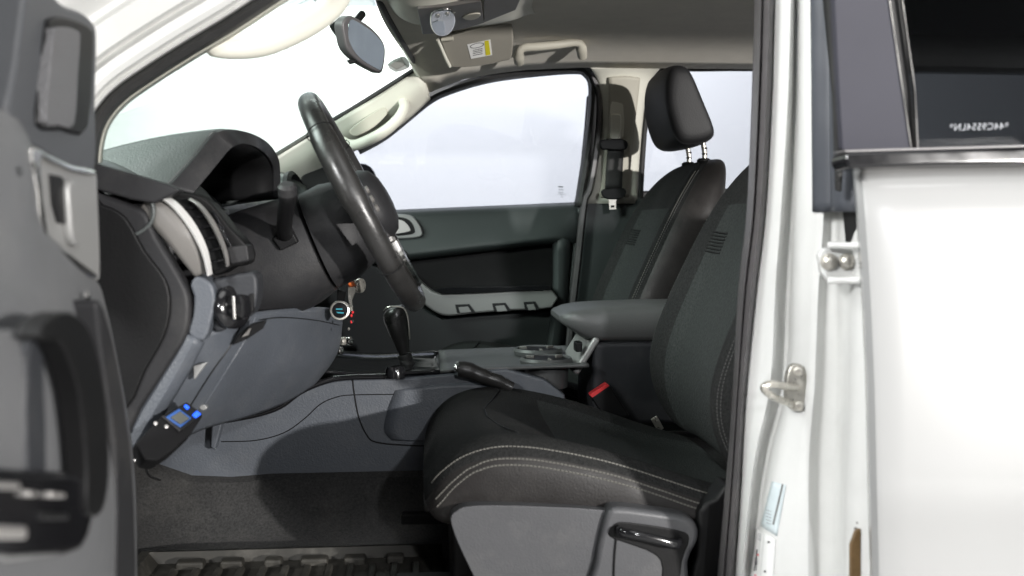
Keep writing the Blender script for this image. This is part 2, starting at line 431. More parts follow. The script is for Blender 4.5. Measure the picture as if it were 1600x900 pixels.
# far rear side: window glass, rear door trim, frame
FG0 = V((0, 0.775, 1.23)); FGN = V((0, -1, -0.27)).normalized()
plateN('rear_side_window', [(985, 95), (1260, 92), (1260, 330), (980, 330)], FG0, FGN, 0.004, 'sideglass', cab, bevel=0)
plate('rear_door_trim', [(980, 300), (1010, 298), (1300, 290), (1300, 800), (940, 800)], 0.72, 0.05, 'black', cab, bevel=0.006)
tube('window_seal', cr([P(1300, 104, 0.64), P(1100, 107, 0.64), P(1045, 107, 0.64), P(1028, 116, 0.645), P(1015, 150, 0.66), P(1006, 210, 0.69), P(1000, 312, 0.72)], 5), 0.0085, 'rubber', cab, seg=8)
# near A pillar: swept bands
def band(name, path, prof, m, parent, n=6, **k):
    path = cr(path, n); rows = []
    for i, (x, y) in enumerate(path):
        a = path[max(i - 1, 0)]; b = path[min(i + 1, len(path) - 1)]
        tx, ty = b[0] - a[0], b[1] - a[1]; L = math.hypot(tx, ty); nx, ny = -ty / L, tx / L
        rows.append([P(x + nx * o, y + ny * o, Y) for o, Y in prof])
    return sheet(name, rows, m, parent, **k)
apath = [(560, -78), (440, 0), (370, 46), (300, 88), (240, 126), (195, 158), (168, 190), (156, 226), (153, 270), (153, 330), (153, 430)]
band('windscreen_pillar_trim', apath, [(-5, -0.655), (-1, -0.672), (3, -0.67)], 'beige', cab, thick=0.003)
band('doorway_seal', apath, [(1, -0.66), (2, -0.69), (7, -0.715), (15, -0.722), (21, -0.712), (24, -0.69), (25, -0.67)], 'rubber', cab, thick=0.002)
band('windscreen_pillar', apath, [(23, -0.70), (28, -0.712), (33, -0.708), (38, -0.715), (42, -0.745), (50, -0.752), (62, -0.755), (66, -0.735), (72, -0.73), (77, -0.735), (83, -0.775), (120, -0.80), (128, -0.785), (140, -0.79), (170, -0.84), (230, -0.90)], 'jamb', cab, thick=0.003)
# near B pillar jamb, seal, tape
YS = [-60, 150, 330, 450, 600, 700, 800, 1000]
sl = [1182, 1176, 1168, 1155, 1147, 1140, 1131, 1113]
sr = [1212, 1206, 1196, 1182, 1166, 1160, 1155, 1140]
def cols(spec):
    return [[(c[i], YS[i], c[8] if len(c) > 8 else 0) for c in spec] for i in range(8)]
def mix(a, b, t): return [p + (q - p) * t for p, q in zip(a, b)]
psheet('doorway_seal', cols([mix(sl, sr, t) + [y] for t, y in ((0, -0.63), (0.02, -0.66), (0.15, -0.695), (0.3, -0.707), (0.42, -0.70), (0.5, -0.708), (0.7, -0.716), (0.9, -0.705), (1.0, -0.68))]), 'seal', cab, thick=0.003, up=5)
jcols = [mix(sl, sr, 0.9) + [-0.685],
         mix(sl, sr, 1.05) + [-0.70],
         [1236, 1231, 1220, 1211, 1203, 1182, 1168, 1152, -0.735],
         [1241, 1237, 1227, 1218, 1210, 1188, 1173, 1157, -0.712],
         [1248, 1246, 1239, 1234, 1228, 1204, 1188, 1170, -0.716],
         [1256, 1254, 1250, 1245, 1238, 1215, 1199, 1182, -0.762],
         [1270, 1268, 1270, 1262, 1256, 1240, 1230, 1222, -0.785],
         [1284, 1284, 1286, 1278, 1272, 1264, 1262, 1262, -0.80],
         [1292, 1292, 1294, 1288, 1284, 1278, 1276, 1276, -0.782],
         [1301, 1302, 1305, 1304, 1302, 1297, 1294, 1293, -0.785],
         [1308, 1310, 1314, 1316, 1317, 1314, 1311, 1309, -0.80],
         [1330, 1332, 1338, 1338, 1336, 1332, 1330, 1328, -0.86],
         [1350, 1352, 1360, 1366, 1372, 1374, 1376, 1376, -0.885]]
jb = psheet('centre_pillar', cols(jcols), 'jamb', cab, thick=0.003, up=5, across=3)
rows = []
for y, l, r_ in ((-60, 1266, 1330), (100, 1268, 1332), (220, 1269, 1336), (331, 1270, 1340)):
    rows.append([(l, y, -0.79), (l + 6, y, -0.796), (l + 16, y, -0.806), (l + 28, y, -0.812), (l + 36, y, -0.84), (r_, y, -0.872)])
psheet('pillar_tape', rows, 'tape', cab, thick=0.002, up=5)
# shell pieces that close the cab
box('roof_skin', (0.95, 0, 1.735), (2.1, 1.26, 0.03), 'white', cab, bevel=0.012)
box('rear_bulkhead', (2.12, 0, 0.86), (0.03, 1.5, 0.72), 'black', cab, bevel=0.01)
box('rear_window', (2.12, 0, 1.43), (0.006, 1.24, 0.42), 'sideglass', cab, bevel=0)
box('firewall', (-0.80, 0, 0.86), (0.03, 1.5, 0.78), 'black', cab, bevel=0.01)
box('sill', (0.45, -0.79, 0.50), (2.4, 0.16, 0.16), 'jamb', cab, bevel=0.02)
box('sill', (0.45, 0.80, 0.50), (2.4, 0.12, 0.16), 'jamb', cab, bevel=0.02)
box('cantrail', (0.95, -0.66, 1.665), (2.0, 0.08, 0.09), 'jamb', cab, bevel=0.02)
box('cantrail', (0.95, 0.68, 1.675), (2.0, 0.08, 0.09), 'jamb', cab, bevel=0.02)
# floor carpet with tunnel side
rows = []
for x in (-0.79, -0.6, -0.45, -0.3, -0.15, 0.0, 0.2, 0.5, 0.9, 1.5, 2.1):
    rise = 0.22 * max(0, (-0.5 - x) / 0.3)
    rows.append([(x, y, z + (rise if y < 0.9 else 0)) for y, z in ((-0.74, 0.585), (-0.70, 0.60), (-0.5, 0.605), (-0.33, 0.61), (-0.265, 0.616), (-0.225, 0.632), (-0.192, 0.662), (-0.168, 0.70), (-0.15, 0.722), (0.0, 0.74), (0.15, 0.722), (0.168, 0.70), (0.225, 0.632), (0.30, 0.61), (0.70, 0.60), (0.74, 0.585))])
sheet('floor_carpet', rows, 'carpet', cab, thick=0.008, up=2, across=3)
# door striker
st = plate('striker_plate', [(1236, 573), (1246, 569), (1256, 573), (1262, 590), (1263, 620), (1258, 640), (1246, 643), (1235, 638), (1229, 622), (1230, 590)], -0.792, 0.012, 'steel', cab, smooth=3, bevel=0.002)
tube('striker_bar', cr([P(1246, 606, -0.79), P(1228, 604, -0.815), P(1206, 600, -0.84), P(1194, 604, -0.845), P(1197, 612, -0.84), P(1212, 622, -0.82), P(1240, 632, -0.79)], 5), 0.0046, 'steel', cab, seg=10)
for bx_, by_ in ((1247, 580), (1248, 634)):
    lathe('striker_screw', [(0.0062, 0), (0.006, 0.004), (0.003, 0.0045), (0.0028, 0.002)], P(bx_, by_, -0.793), (-0.4, -1, 0), 'steel', st, seg=14)
# pillar labels, laid on the jamb
jt = bvh_of(jb)
def on_jamb(x, y, lift):
    d = ray(x, y).normalized(); h, n_, _, _ = jt.ray_cast(CAM, d)
    return (h if h is not None else P(x, y, -0.78)) - d * lift
def jlabel(name, quad, m, parent, lift, nu=6, nv=8):
    (a, b_, c_, d_) = quad; rows = []
    for i in range(nv + 1):
        v = i / nv; r = []
        for j in range(nu + 1):
            u = j / nu
            x = (a[0] * (1 - u) + b_[0] * u) * (1 - v) + (d_[0] * (1 - u) + c_[0] * u) * v
            y = (a[1] * (1 - u) + b_[1] * u) * (1 - v) + (d_[1] * (1 - u) + c_[1] * u) * v
            r.append(on_jamb(x, y, lift))
        rows.append(r)
    return sheet(name, rows, m, parent, thick=0.0004)
lb = jlabel('warning_label', [(1181, 825), (1212, 843), (1206, 940), (1167, 930)], 'paper', cab, 0.0012)
jlabel('label_print', [(1180, 860), (1184, 858), (1182, 892), (1177, 892)], 'print_', lb, 0.0022, 3, 6)
jlabel('label_print', [(1177, 872), (1183, 869), (1183, 882), (1176, 885)], 'print_', lb, 0.0026, 3, 4)
for bx_, by_, mm, q in ((1201, 847, 'print_', 1.6), (1195, 893, 'print_', 1.5), (1184, 867, 'red', 1.4), (1180, 899, 'red', 1.5)):
    jlabel('label_dot', [(bx_ - q, by_ - q), (bx_ + q, by_ - q), (bx_ + q, by_ + q), (bx_ - q, by_ + q)], mm, lb, 0.003, 2, 2)
for k in range(4):
    jlabel('label_print', [(1183, 832 + k * 3), (1189, 835 + k * 3), (1189, 836 + k * 3), (1183, 833 + k * 3)], 'etch', lb, 0.0022, 2, 1)
bl = jlabel('information_label', [(1206, 752), (1228, 758), (1214, 838), (1188, 822)], 'bluelabel', cab, 0.0012)
jlabel('label_text_line', [(1222, 756), (1224, 757), (1209, 820), (1207, 819)], 'taupe', bl, 0.0022, 1, 8)
for k in range(5):
    jlabel('label_text_line', [(1197 + k * 0.2, 796 + k * 5), (1205, 799 + k * 5), (1205, 800 + k * 5), (1197, 797 + k * 5)], 'etch', bl, 0.0022, 2, 1)

# ================================================================== NEAR REAR DOOR
rd = thing('rear_door', 'closed white rear door with dark privacy window and black belt moulding', 'vehicle door', (0.9, -0.92, 0.45))
rows = []
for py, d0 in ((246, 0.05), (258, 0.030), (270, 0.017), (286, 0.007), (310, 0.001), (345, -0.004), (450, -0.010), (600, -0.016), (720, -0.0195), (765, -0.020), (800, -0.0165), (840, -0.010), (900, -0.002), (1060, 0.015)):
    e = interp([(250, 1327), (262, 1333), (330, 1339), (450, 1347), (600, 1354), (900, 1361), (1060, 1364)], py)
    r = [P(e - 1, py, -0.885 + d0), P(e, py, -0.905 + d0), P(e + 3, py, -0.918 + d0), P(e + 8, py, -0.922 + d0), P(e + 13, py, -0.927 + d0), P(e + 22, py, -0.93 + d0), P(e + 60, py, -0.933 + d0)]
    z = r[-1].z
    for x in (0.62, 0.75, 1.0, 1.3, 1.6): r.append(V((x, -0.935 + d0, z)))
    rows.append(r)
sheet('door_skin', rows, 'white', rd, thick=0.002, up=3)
BELT = P(1400, 238, -0.915); TN = V((0, -1, -0.20)).normalized()      # tumblehome plane of the window frame: leans inwards
plateN('belt_moulding', [(1322, 238), (1640, 229), (1640, 255), (1450, 258), (1326, 263), (1320, 250)], BELT + V((0, -0.032, 0)), (0, -1, 0.05), 0.04, 'blackgloss', rd, bevel=0.004, seg=3)
plateN('belt_bright_strip', [(1320, 234), (1640, 225), (1640, 229), (1320, 238)], BELT + V((0, -0.026, 0)), (0, -1, 0.0), 0.03, 'seal', rd, bevel=0.0008)
plateN('frame_applique', [(1298, -40), (1383, -40), (1390, 0), (1424, 235), (1316, 235), (1309, 120), (1303, 0)], BELT, TN, 0.012, 'applique', rd, bevel=0.002)
plateN('frame_lip', [(1290, -40), (1301, -40), (1306, 0), (1312, 120), (1320, 240), (1316, 300), (1310, 300), (1304, 120), (1296, 0)], BELT + V((0, 0.02, 0)), TN, 0.012, 'rubber', rd, bevel=0.002)
plateN('window_run_channel', [(1382, -40), (1404, -40), (1410, 0), (1434, 235), (1423, 235), (1389, 0)], BELT + V((0, 0.006, 0)), TN, 0.012, 'black', rd, bevel=0.002)
for nm, pts in (('bright_edge', [(1383, -40), (1385, -40), (1391, 0), (1426, 235), (1423.5, 235), (1389, 0)]), ('bright_edge', [(1403, -40), (1404.5, -40), (1411, 0), (1431, 140), (1436, 235), (1433, 235), (1429, 140), (1409.5, 0)])):
    plateN(nm, pts, BELT + V((0, -0.002, 0)), TN, 0.006, 'chrome', rd, bevel=0.0006)
gl = plateN('window_glass', [(1404, -60), (1700, -60), (1700, 245), (1434, 245), (1409, 0)], BELT + V((0, 0.014, 0)), TN, 0.004, 'privacy', rd, bevel=0)
plateN('window_inner_trim', [(1300, -60), (1402, -60), (1432, 240), (1640, 240), (1640, 420), (1345, 420)], BELT + V((0, 0.05, 0)), (0, -1, 0), 0.04, 'black', rd, bevel=0.004)
cu = bpy.data.curves.new('window_etching', 'FONT'); cu.body = '*44C9554LN*'; cu.size = 0.0112; cu.extrude = 0.0002; cu.space_character = 1.12
cu.materials.append(M['etch'])
et = bpy.data.objects.new('window_etching', cu); C.objects.link(et)
b0 = PN(1487, 204, BELT + V((0, 0.012, 0)), TN); b1 = PN(1575, 202, BELT + V((0, 0.012, 0)), TN)
ux = (b1 - b0).normalized(); uz = TN.cross(ux) * -1
uz = uz if uz.z > 0 else -uz
mm = Matrix(((-ux.x, uz.x, TN.x, b1.x), (-ux.y, uz.y, TN.y, b1.y), (-ux.z, uz.z, TN.z, b1.z), (0, 0, 0, 1)))
et.parent = gl; et.matrix_parent_inverse = Matrix(); et.matrix_basis = mm
# hinge
hg = plate('hinge_plate', [(1279, 397), (1286, 388), (1300, 386), (1338, 388), (1341, 440), (1296, 440), (1284, 426)], -0.852, 0.012, 'jamb', rd, bevel=0.003, smooth=0)
tube('hinge_leaf', [P(1293, 383, -0.86), P(1330, 384, -0.872), P(1346, 383, -0.885)], 0.0042, 'jamb', hg, seg=8)
tube('hinge_leaf', [P(1293, 438, -0.86), P(1330, 438, -0.872), P(1346, 438, -0.885)], 0.0042, 'jamb', hg, seg=8)
for bx_ in (1295, 1323):
    lathe('hinge_bolt', [(0.0105, 0), (0.0105, 0.002), (0.0075, 0.0025), (0.0072, 0.007), (0.005, 0.0085)], P(bx_, 409, -0.853), (-0.25, -1, 0), 'steel', hg, seg=18)
# wiring boot between pillar and door
lm = tube('wiring_boot', [P(1351 - i * 0.4, 768 + i * 2.6, -0.866) for i in range(24)], [0.0062 if (i // 2) % 2 else 0.0046 for i in range(24)], 'taupe', rd, seg=12)
plate('amber_tag', [(1329, 852), (1337, 830), (1346, 826), (1346, 930), (1329, 930)], -0.875, 0.006, 'amber', rd, bevel=0.002)

# ================================================================== OPEN DRIVER DOOR
DA, DB = P(150, 450, -0.98), P(0, 450, -1.22)
DN = V((DB - DA)).cross(V((0, 0, 1))); DN.z = 0; DN.normalize()
if DN.x < 0: DN = -DN
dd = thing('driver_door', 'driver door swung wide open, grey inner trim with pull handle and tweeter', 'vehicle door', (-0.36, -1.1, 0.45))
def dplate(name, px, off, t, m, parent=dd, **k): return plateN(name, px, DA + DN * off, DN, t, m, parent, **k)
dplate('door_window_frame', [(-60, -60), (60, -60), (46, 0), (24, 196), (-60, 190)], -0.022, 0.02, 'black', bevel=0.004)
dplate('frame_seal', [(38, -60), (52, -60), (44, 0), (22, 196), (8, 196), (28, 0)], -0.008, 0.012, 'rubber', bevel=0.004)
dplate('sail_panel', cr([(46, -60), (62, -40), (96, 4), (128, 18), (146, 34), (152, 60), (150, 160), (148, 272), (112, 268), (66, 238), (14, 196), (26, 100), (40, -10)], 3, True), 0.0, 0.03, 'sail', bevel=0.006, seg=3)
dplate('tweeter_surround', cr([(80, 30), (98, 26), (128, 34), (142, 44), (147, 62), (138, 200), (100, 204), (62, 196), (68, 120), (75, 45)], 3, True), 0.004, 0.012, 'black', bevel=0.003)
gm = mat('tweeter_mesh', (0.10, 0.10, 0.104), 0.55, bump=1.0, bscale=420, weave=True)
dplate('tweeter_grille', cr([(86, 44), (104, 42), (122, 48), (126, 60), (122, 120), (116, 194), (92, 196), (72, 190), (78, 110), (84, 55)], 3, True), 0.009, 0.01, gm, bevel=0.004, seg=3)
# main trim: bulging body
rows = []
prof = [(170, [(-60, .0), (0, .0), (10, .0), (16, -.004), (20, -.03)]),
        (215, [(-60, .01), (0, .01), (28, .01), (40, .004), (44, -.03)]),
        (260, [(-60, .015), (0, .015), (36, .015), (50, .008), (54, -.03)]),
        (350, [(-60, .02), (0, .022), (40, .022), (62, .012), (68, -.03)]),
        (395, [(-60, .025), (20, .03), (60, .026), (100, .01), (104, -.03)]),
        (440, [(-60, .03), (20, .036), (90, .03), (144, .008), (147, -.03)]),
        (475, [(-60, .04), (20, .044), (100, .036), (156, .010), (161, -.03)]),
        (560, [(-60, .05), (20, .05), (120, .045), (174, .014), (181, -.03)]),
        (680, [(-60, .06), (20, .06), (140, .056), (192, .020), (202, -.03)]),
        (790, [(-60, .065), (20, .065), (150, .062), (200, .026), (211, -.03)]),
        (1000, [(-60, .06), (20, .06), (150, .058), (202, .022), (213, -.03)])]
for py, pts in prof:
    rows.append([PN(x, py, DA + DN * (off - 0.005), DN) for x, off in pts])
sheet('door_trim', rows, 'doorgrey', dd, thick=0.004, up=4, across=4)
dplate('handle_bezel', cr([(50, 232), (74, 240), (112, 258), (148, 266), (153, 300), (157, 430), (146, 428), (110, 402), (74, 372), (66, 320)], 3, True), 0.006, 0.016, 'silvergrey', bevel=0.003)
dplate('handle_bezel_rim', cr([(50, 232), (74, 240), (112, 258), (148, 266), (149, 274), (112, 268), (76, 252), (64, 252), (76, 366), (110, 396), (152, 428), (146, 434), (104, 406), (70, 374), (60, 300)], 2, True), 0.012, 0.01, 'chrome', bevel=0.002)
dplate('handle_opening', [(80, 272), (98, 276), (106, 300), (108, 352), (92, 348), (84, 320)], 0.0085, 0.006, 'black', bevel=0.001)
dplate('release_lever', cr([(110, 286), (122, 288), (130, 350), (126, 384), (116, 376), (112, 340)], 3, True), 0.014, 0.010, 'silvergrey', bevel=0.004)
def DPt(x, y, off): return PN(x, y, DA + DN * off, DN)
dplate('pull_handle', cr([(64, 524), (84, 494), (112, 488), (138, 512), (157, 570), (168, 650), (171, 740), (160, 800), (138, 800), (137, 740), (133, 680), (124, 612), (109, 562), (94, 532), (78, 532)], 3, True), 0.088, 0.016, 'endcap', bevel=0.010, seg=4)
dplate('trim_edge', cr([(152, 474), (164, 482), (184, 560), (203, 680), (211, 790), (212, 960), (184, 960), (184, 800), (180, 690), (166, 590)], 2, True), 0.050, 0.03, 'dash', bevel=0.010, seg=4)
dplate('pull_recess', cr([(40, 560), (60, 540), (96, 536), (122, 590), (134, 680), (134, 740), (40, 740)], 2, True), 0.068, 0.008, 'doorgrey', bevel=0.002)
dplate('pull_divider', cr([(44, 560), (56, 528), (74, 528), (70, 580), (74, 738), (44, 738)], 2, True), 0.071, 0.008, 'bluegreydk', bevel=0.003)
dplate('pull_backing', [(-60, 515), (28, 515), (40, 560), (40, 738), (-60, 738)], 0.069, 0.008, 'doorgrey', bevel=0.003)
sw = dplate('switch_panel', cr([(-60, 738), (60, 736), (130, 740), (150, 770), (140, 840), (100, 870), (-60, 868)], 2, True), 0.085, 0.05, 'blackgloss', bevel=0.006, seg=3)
for x0, x1, y0, y1, mm_ in ((-20, 34, 752, 764, 'silver'), (44, 60, 766, 776, 'silver'), (80, 104, 768, 778, 'silver'), (-10, 44, 820, 842, 'silver'), (66, 110, 800, 812, 'black')):
    dplate('switch_and_glint', [(x0, y0), (x1, y0 + 2), (x1, y1), (x0, y1)], 0.089, 0.006, mm_, parent=sw, bevel=0.002)  # silver plates stand in for highlights on the window switches, black is plain
for bx_, by_ in ((50, 262), (134, 462)):
    lathe('trim_screw', [(0.004, 0), (0.004, 0.003), (0.002, 0.004)], DPt(bx_, by_, 0.03), DN, 'chrome', dd, seg=12)

# ================================================================== DASHBOARD
db = thing('dashboard', 'dark dashboard with hooded instrument cluster, silver air vents and grey knee panel', 'dashboard', (-0.5, 0, 0.75))
rows = []
for y in (-0.69, -0.66, -0.5, -0.3, 0, 0.3, 0.55, 0.66, 0.69):
    e = 0.012 * max(0, (abs(y) - 0.6) / 0.09)
    sx = -0.02 if -0.6 < y < -0.15 else (0.03 if y > 0.4 else 0.0)
    rows.append([(x + sx * (1 if x > -0.5 else 0), y, z - e) for x, z in ((-0.78, 1.17), (-0.72, 1.235), (-0.62, 1.275), (-0.52, 1.297), (-0.45, 1.293), (-0.40, 1.272), (-0.372, 1.25), (-0.362, 1.235), (-0.364, 1.215), (-0.38, 1.20), (-0.41, 1.19))])
sheet('upper_pad', rows, 'dashtop', db, thick=0.004, across=3, up=2)
# hood
def arch(x, a, b, z0, yc=-0.385, n=28, lean=0.0, e1=0.62, e2=0.72, skew=0.26):
    out = []
    for i in range(n + 1):
        t = math.pi * (1 - i / n)
        c_, s_ = math.cos(t), math.sin(t)
        out.append((x + lean * abs(s_) + skew * a * math.copysign(abs(c_) ** e1, c_), yc + a * math.copysign(abs(c_) ** e1, c_), z0 + b * abs(s_) ** e2))
    return out
ho_ = [(258, 294, -0.605), (298, 250, -0.578), (326, 215, -0.553), (337, 206, -0.545), (352, 203, -0.52), (382, 207, -0.46), (410, 220, -0.37), (427, 239, -0.28), (434, 262, -0.225), (434, 312, -0.20)]
hi_ = [(300, 304, -0.590), (330, 267, -0.566), (356, 236, -0.541), (366, 229, -0.530), (378, 226, -0.505), (394, 229, -0.445), (409, 239, -0.365), (419, 251, -0.285), (425, 268, -0.238), (426, 308, -0.22)]
HO = [P(*q) for q in cr(ho_, 5)]; HI = [P(*q) for q in cr(hi_, 5)]
sheet('cluster_hood', [[p + V((-0.30, 0.0, -0.095)) for p in HO], [p + V((-0.20, 0, -0.043)) for p in HO], [p + V((-0.10, 0, -0.014)) for p in HO], [p + V((-0.02, 0, -0.001)) for p in HO], HO], 'dashtop', db, thick=0.003, up=3)
sheet('hood_rim', [[p + V((-0.001, 0, 0.0005)) for p in HO], [(p * 0.93 + q * 0.07) + V((0.004, -0.001, 0.001)) for p, q in zip(HO, HI)], [(p * 0.08 + q * 0.92) + V((0.003, -0.001, 0.0)) for p, q in zip(HO, HI)], HI], 'dash', db, thick=0.002)
sheet('hood_lining', [HI, [p + V((-0.03, 0.002 if p.y < -0.38 else -0.002, -0.002)) for p in HI], [p + V((-0.13, 0.006 if p.y < -0.38 else -0.006, -0.012)) for p in HI]], 'black', db, thick=0.002)
plate_pts = arch(-0.465, 0.158, 0.082, 1.15)
prism('cluster_backing', plate_pts, (-0.01, 0, 0), 'black', db, bevel=0)
for yy in (-0.46, -0.31):
    lathe('gauge', [(0.055, 0), (0.055, 0.012), (0.050, 0.014), (0.047, 0.006)], (-0.455, yy, 1.245), (1, 0, 0.1), 'blackgloss', db, seg=28)
box('cluster_lower_panel', (-0.42, -0.385, 1.185), (0.12, 0.40, 0.09), 'dash', db, bevel=0.012)
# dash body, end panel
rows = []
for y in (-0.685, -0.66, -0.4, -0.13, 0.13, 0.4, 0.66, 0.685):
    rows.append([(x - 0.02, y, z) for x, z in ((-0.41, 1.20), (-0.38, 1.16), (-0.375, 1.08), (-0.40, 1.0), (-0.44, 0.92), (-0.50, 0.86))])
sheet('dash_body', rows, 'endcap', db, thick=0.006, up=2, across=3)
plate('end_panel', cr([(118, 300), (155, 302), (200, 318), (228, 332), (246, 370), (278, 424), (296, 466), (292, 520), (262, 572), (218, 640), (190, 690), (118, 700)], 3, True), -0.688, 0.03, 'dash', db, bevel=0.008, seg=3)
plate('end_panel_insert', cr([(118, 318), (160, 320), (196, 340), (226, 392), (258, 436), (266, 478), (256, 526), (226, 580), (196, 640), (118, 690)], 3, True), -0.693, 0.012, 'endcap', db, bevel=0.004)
plate('pad_side_lip', [(118, 246), (155, 257), (210, 272), (262, 288), (282, 297), (270, 304), (240, 318), (205, 312), (155, 298), (118, 290)], -0.70, 0.03, 'dash', db, bevel=0.004)
# near vent
vt = psheet('vent_surround', [[(217, 326, -0.672), (236, 308, -0.676), (252, 304, -0.66)], [(232, 345, -0.682), (256, 322, -0.685), (278, 318, -0.672)], [(262, 378, -0.685), (284, 356, -0.69), (302, 350, -0.676)], [(286, 408, -0.682), (304, 394, -0.688), (318, 386, -0.674)], [(306, 432, -0.676), (316, 428, -0.68), (328, 428, -0.67)]], 'taupe', db, thick=0.004, up=4, across=3)
def ribbon(name, path, wpx, Y0, Y1, m, parent):
    path = cr(path, 6); n = len(path); rows = []
    for i, (x, y) in enumerate(path):
        ww = wpx * (0.55 + 0.45 * math.sin(math.pi * min(1, max(0.0, (i + 2) / (n + 3)))))
        rows.append([P(x - ww / 2, y + ww * 0.25, Y0), P(x - ww * 0.3, y + ww * 0.1, Y0 - 0.006), P(x + ww * 0.25, y - ww * 0.1, Y1 - 0.004), P(x + ww / 2, y - ww * 0.25, Y1)])
    return sheet(name, rows, m, parent, thick=0.002, across=2)
ribbon('vent_chrome_strip', [(240, 305), (262, 312), (284, 332), (304, 360), (320, 394), (328, 430)], 10, -0.690, -0.680, 'bright', vt)
ribbon('vent_chrome_strip', [(296, 311), (312, 322), (328, 342), (342, 368), (352, 394), (356, 416)], 6, -0.662, -0.655, 'silver', vt)
plate('vent_housing', cr([(262, 305), (300, 302), (330, 318), (360, 356), (386, 384), (388, 412), (364, 418), (334, 432), (322, 396), (296, 346)], 2, True), -0.640, 0.05, 'endcap', vt, bevel=0.004)
plate('vent_throat', [(272, 309), (296, 310), (322, 342), (340, 380), (350, 416), (334, 424), (322, 390), (300, 346)], -0.648, 0.02, 'black', vt, bevel=0.001)
for (x0, y0, x1, y1) in ((280, 326, 310, 322), (292, 340, 322, 336), (304, 356, 332, 351), (313, 374, 340, 368), (320, 392, 346, 386), (326, 410, 351, 404)):
    plate('vent_slat', [(x0, y0 - 1), (x1, y1 - 1), (x1 + 2, y1 + 3), (x0 + 2, y0 + 3)], -0.656, 0.014, 'blackgloss', vt, bevel=0.001)
for (x0, y0, x1, y1) in ((330, 330, 352, 360), (338, 350, 358, 376), (346, 366, 366, 392)):
    plate('vent_slat', [(x0, y0), (x0 + 4, y0 - 1), (x1, y1), (x1 - 4, y1 + 1)], -0.649, 0.008, 'blackgloss', vt, bevel=0.001)
plate('vent_tab', cr([(294, 352), (302, 350), (308, 356), (300, 360)], 2, True), -0.665, 0.01, 'chrome', vt, bevel=0.001)
plate('vent_shelf', [(352, 386), (386, 382), (390, 408), (360, 414)], -0.652, 0.04, 'dash', vt, bevel=0.003)
# switch bezel block
sb = plate('switch_bezel', cr([(330, 440), (345, 434), (392, 424), (402, 436), (402, 466), (394, 490), (372, 504), (346, 518), (332, 514)], 2, True), -0.660, 0.05, 'bluegreydk', db, bevel=0.006, seg=3)
plate('bezel_side', cr([(306, 430), (318, 434), (332, 446), (336, 470), (330, 502), (318, 534), (292, 522), (300, 494), (302, 462), (296, 446)], 2, True), -0.680, 0.05, 'bluegrey', db, bevel=0.006, seg=3)
kb = lathe('light_switch', [(0.030, 0), (0.030, 0.006), (0.026, 0.010), (0.018, 0.012), (0.016, 0.026), (0.010, 0.028)], P(361, 480, -0.655), (0.75, -0.62, 0.1), 'blackgloss', sb, seg=28)
for (x0, y0, x1, y1, ww) in ((364, 462, 366, 500, 3.2),):
    plate('switch_glint_bar', [(x0 - ww, y0), (x0 + ww, y0), (x1 + ww, y1), (x1 - ww, y1)], -0.688, 0.006, 'chrome', kb, bevel=0.002)  # chrome bar standing in for the glint on the knob
plate('dimmer_slot', [(388, 460), (396, 458), (396, 488), (389, 490)], -0.664, 0.01, 'endcap', sb, bevel=0.002)
# lower panels
psheet('lower_column_trim', [[(290, 520, -0.676), (305, 528, -0.68), (318, 534, -0.67)], [(262, 566, -0.674), (278, 578, -0.68), (292, 584, -0.665)], [(226, 622, -0.672), (244, 636, -0.68), (258, 640, -0.66)], [(182, 690, -0.67), (202, 706, -0.68), (216, 712, -0.66)]], 'bluegrey', db, thick=0.006, up=4, across=3)
kn = psheet('knee_panel', [
    [(312, 520, -0.660), (345, 512, -0.64), (380, 492, -0.60), (430, 484, -0.50), (490, 480, -0.35), (526, 482, -0.20), (534, 486, -0.15)],
    [(292, 562, -0.655), (330, 560, -0.635), (372, 545, -0.595), (430, 530, -0.48), (490, 520, -0.33), (524, 516, -0.20), (532, 518, -0.15)],
    [(266, 606, -0.650), (305, 604, -0.63), (350, 598, -0.58), (420, 578, -0.46), (485, 560, -0.32), (520, 548, -0.20), (527, 546, -0.15)],
    [(244, 646, -0.645), (280, 646, -0.62), (330, 640, -0.56), (404, 620, -0.43), (470, 594, -0.30), (505, 576, -0.20), (514, 570, -0.15)],
    [(232, 690, -0.64), (270, 690, -0.60), (318, 668, -0.53), (384, 650, -0.42), (440, 630, -0.30), (480, 606, -0.20), (492, 598, -0.15)]], 'bluegrey', db, thick=0.006, up=4, across=4)
kt = bvh_of(kn)
def on_knee(x, y, lift):
    d = ray(x, y).normalized(); h, n_, _, _ = kt.ray_cast(CAM, d)
    return (h if h is not None else P(x, y, -0.62)) - d * lift
tube('panel_ridge', [on_knee(x, y, 0.001) for x, y in cr([(398, 496), (384, 528), (352, 580), (318, 634)], 6)], 0.0024, 'bluegrey', kn, seg=8)
tube('panel_seam', [on_knee(x, y, 0.0) for x, y in cr([(376, 508), (360, 540), (330, 582), (296, 636)], 6)], 0.0014, 'black', kn, seg=6)
tube('panel_seam', [on_knee(x, y, 0.0) for x, y in cr([(404, 500), (440, 496), (490, 500), (530, 508)], 6)], 0.0010, 'black', kn, seg=6)
plate('fuse_hatch_notch', [(302, 572), (324, 566), (303, 594)], -0.662, 0.01, 'silvergrey', kn, bevel=0.001)
bk = plate('bonnet_release_recess', [(362, 540), (372, 522), (392, 506), (416, 500), (410, 514), (386, 530)], -0.63, 0.01, 'black', kn, bevel=0.002)
plate('bonnet_release_lever', [(376, 528), (388, 514), (392, 512), (388, 524)], -0.637, 0.006, 'taupe', bk, bevel=0.002)
plate('trim_clip', cr([(310, 636), (318, 632), (324, 638), (316, 642)], 2, True), -0.60, 0.01, 'silvergrey', kn, bevel=0.002)
# centre stack and lower centre
box('centre_stack', (-0.345, 0.0, 1.0), (0.14, 0.27, 0.40), 'bluegreydk', db, bevel=0.02)
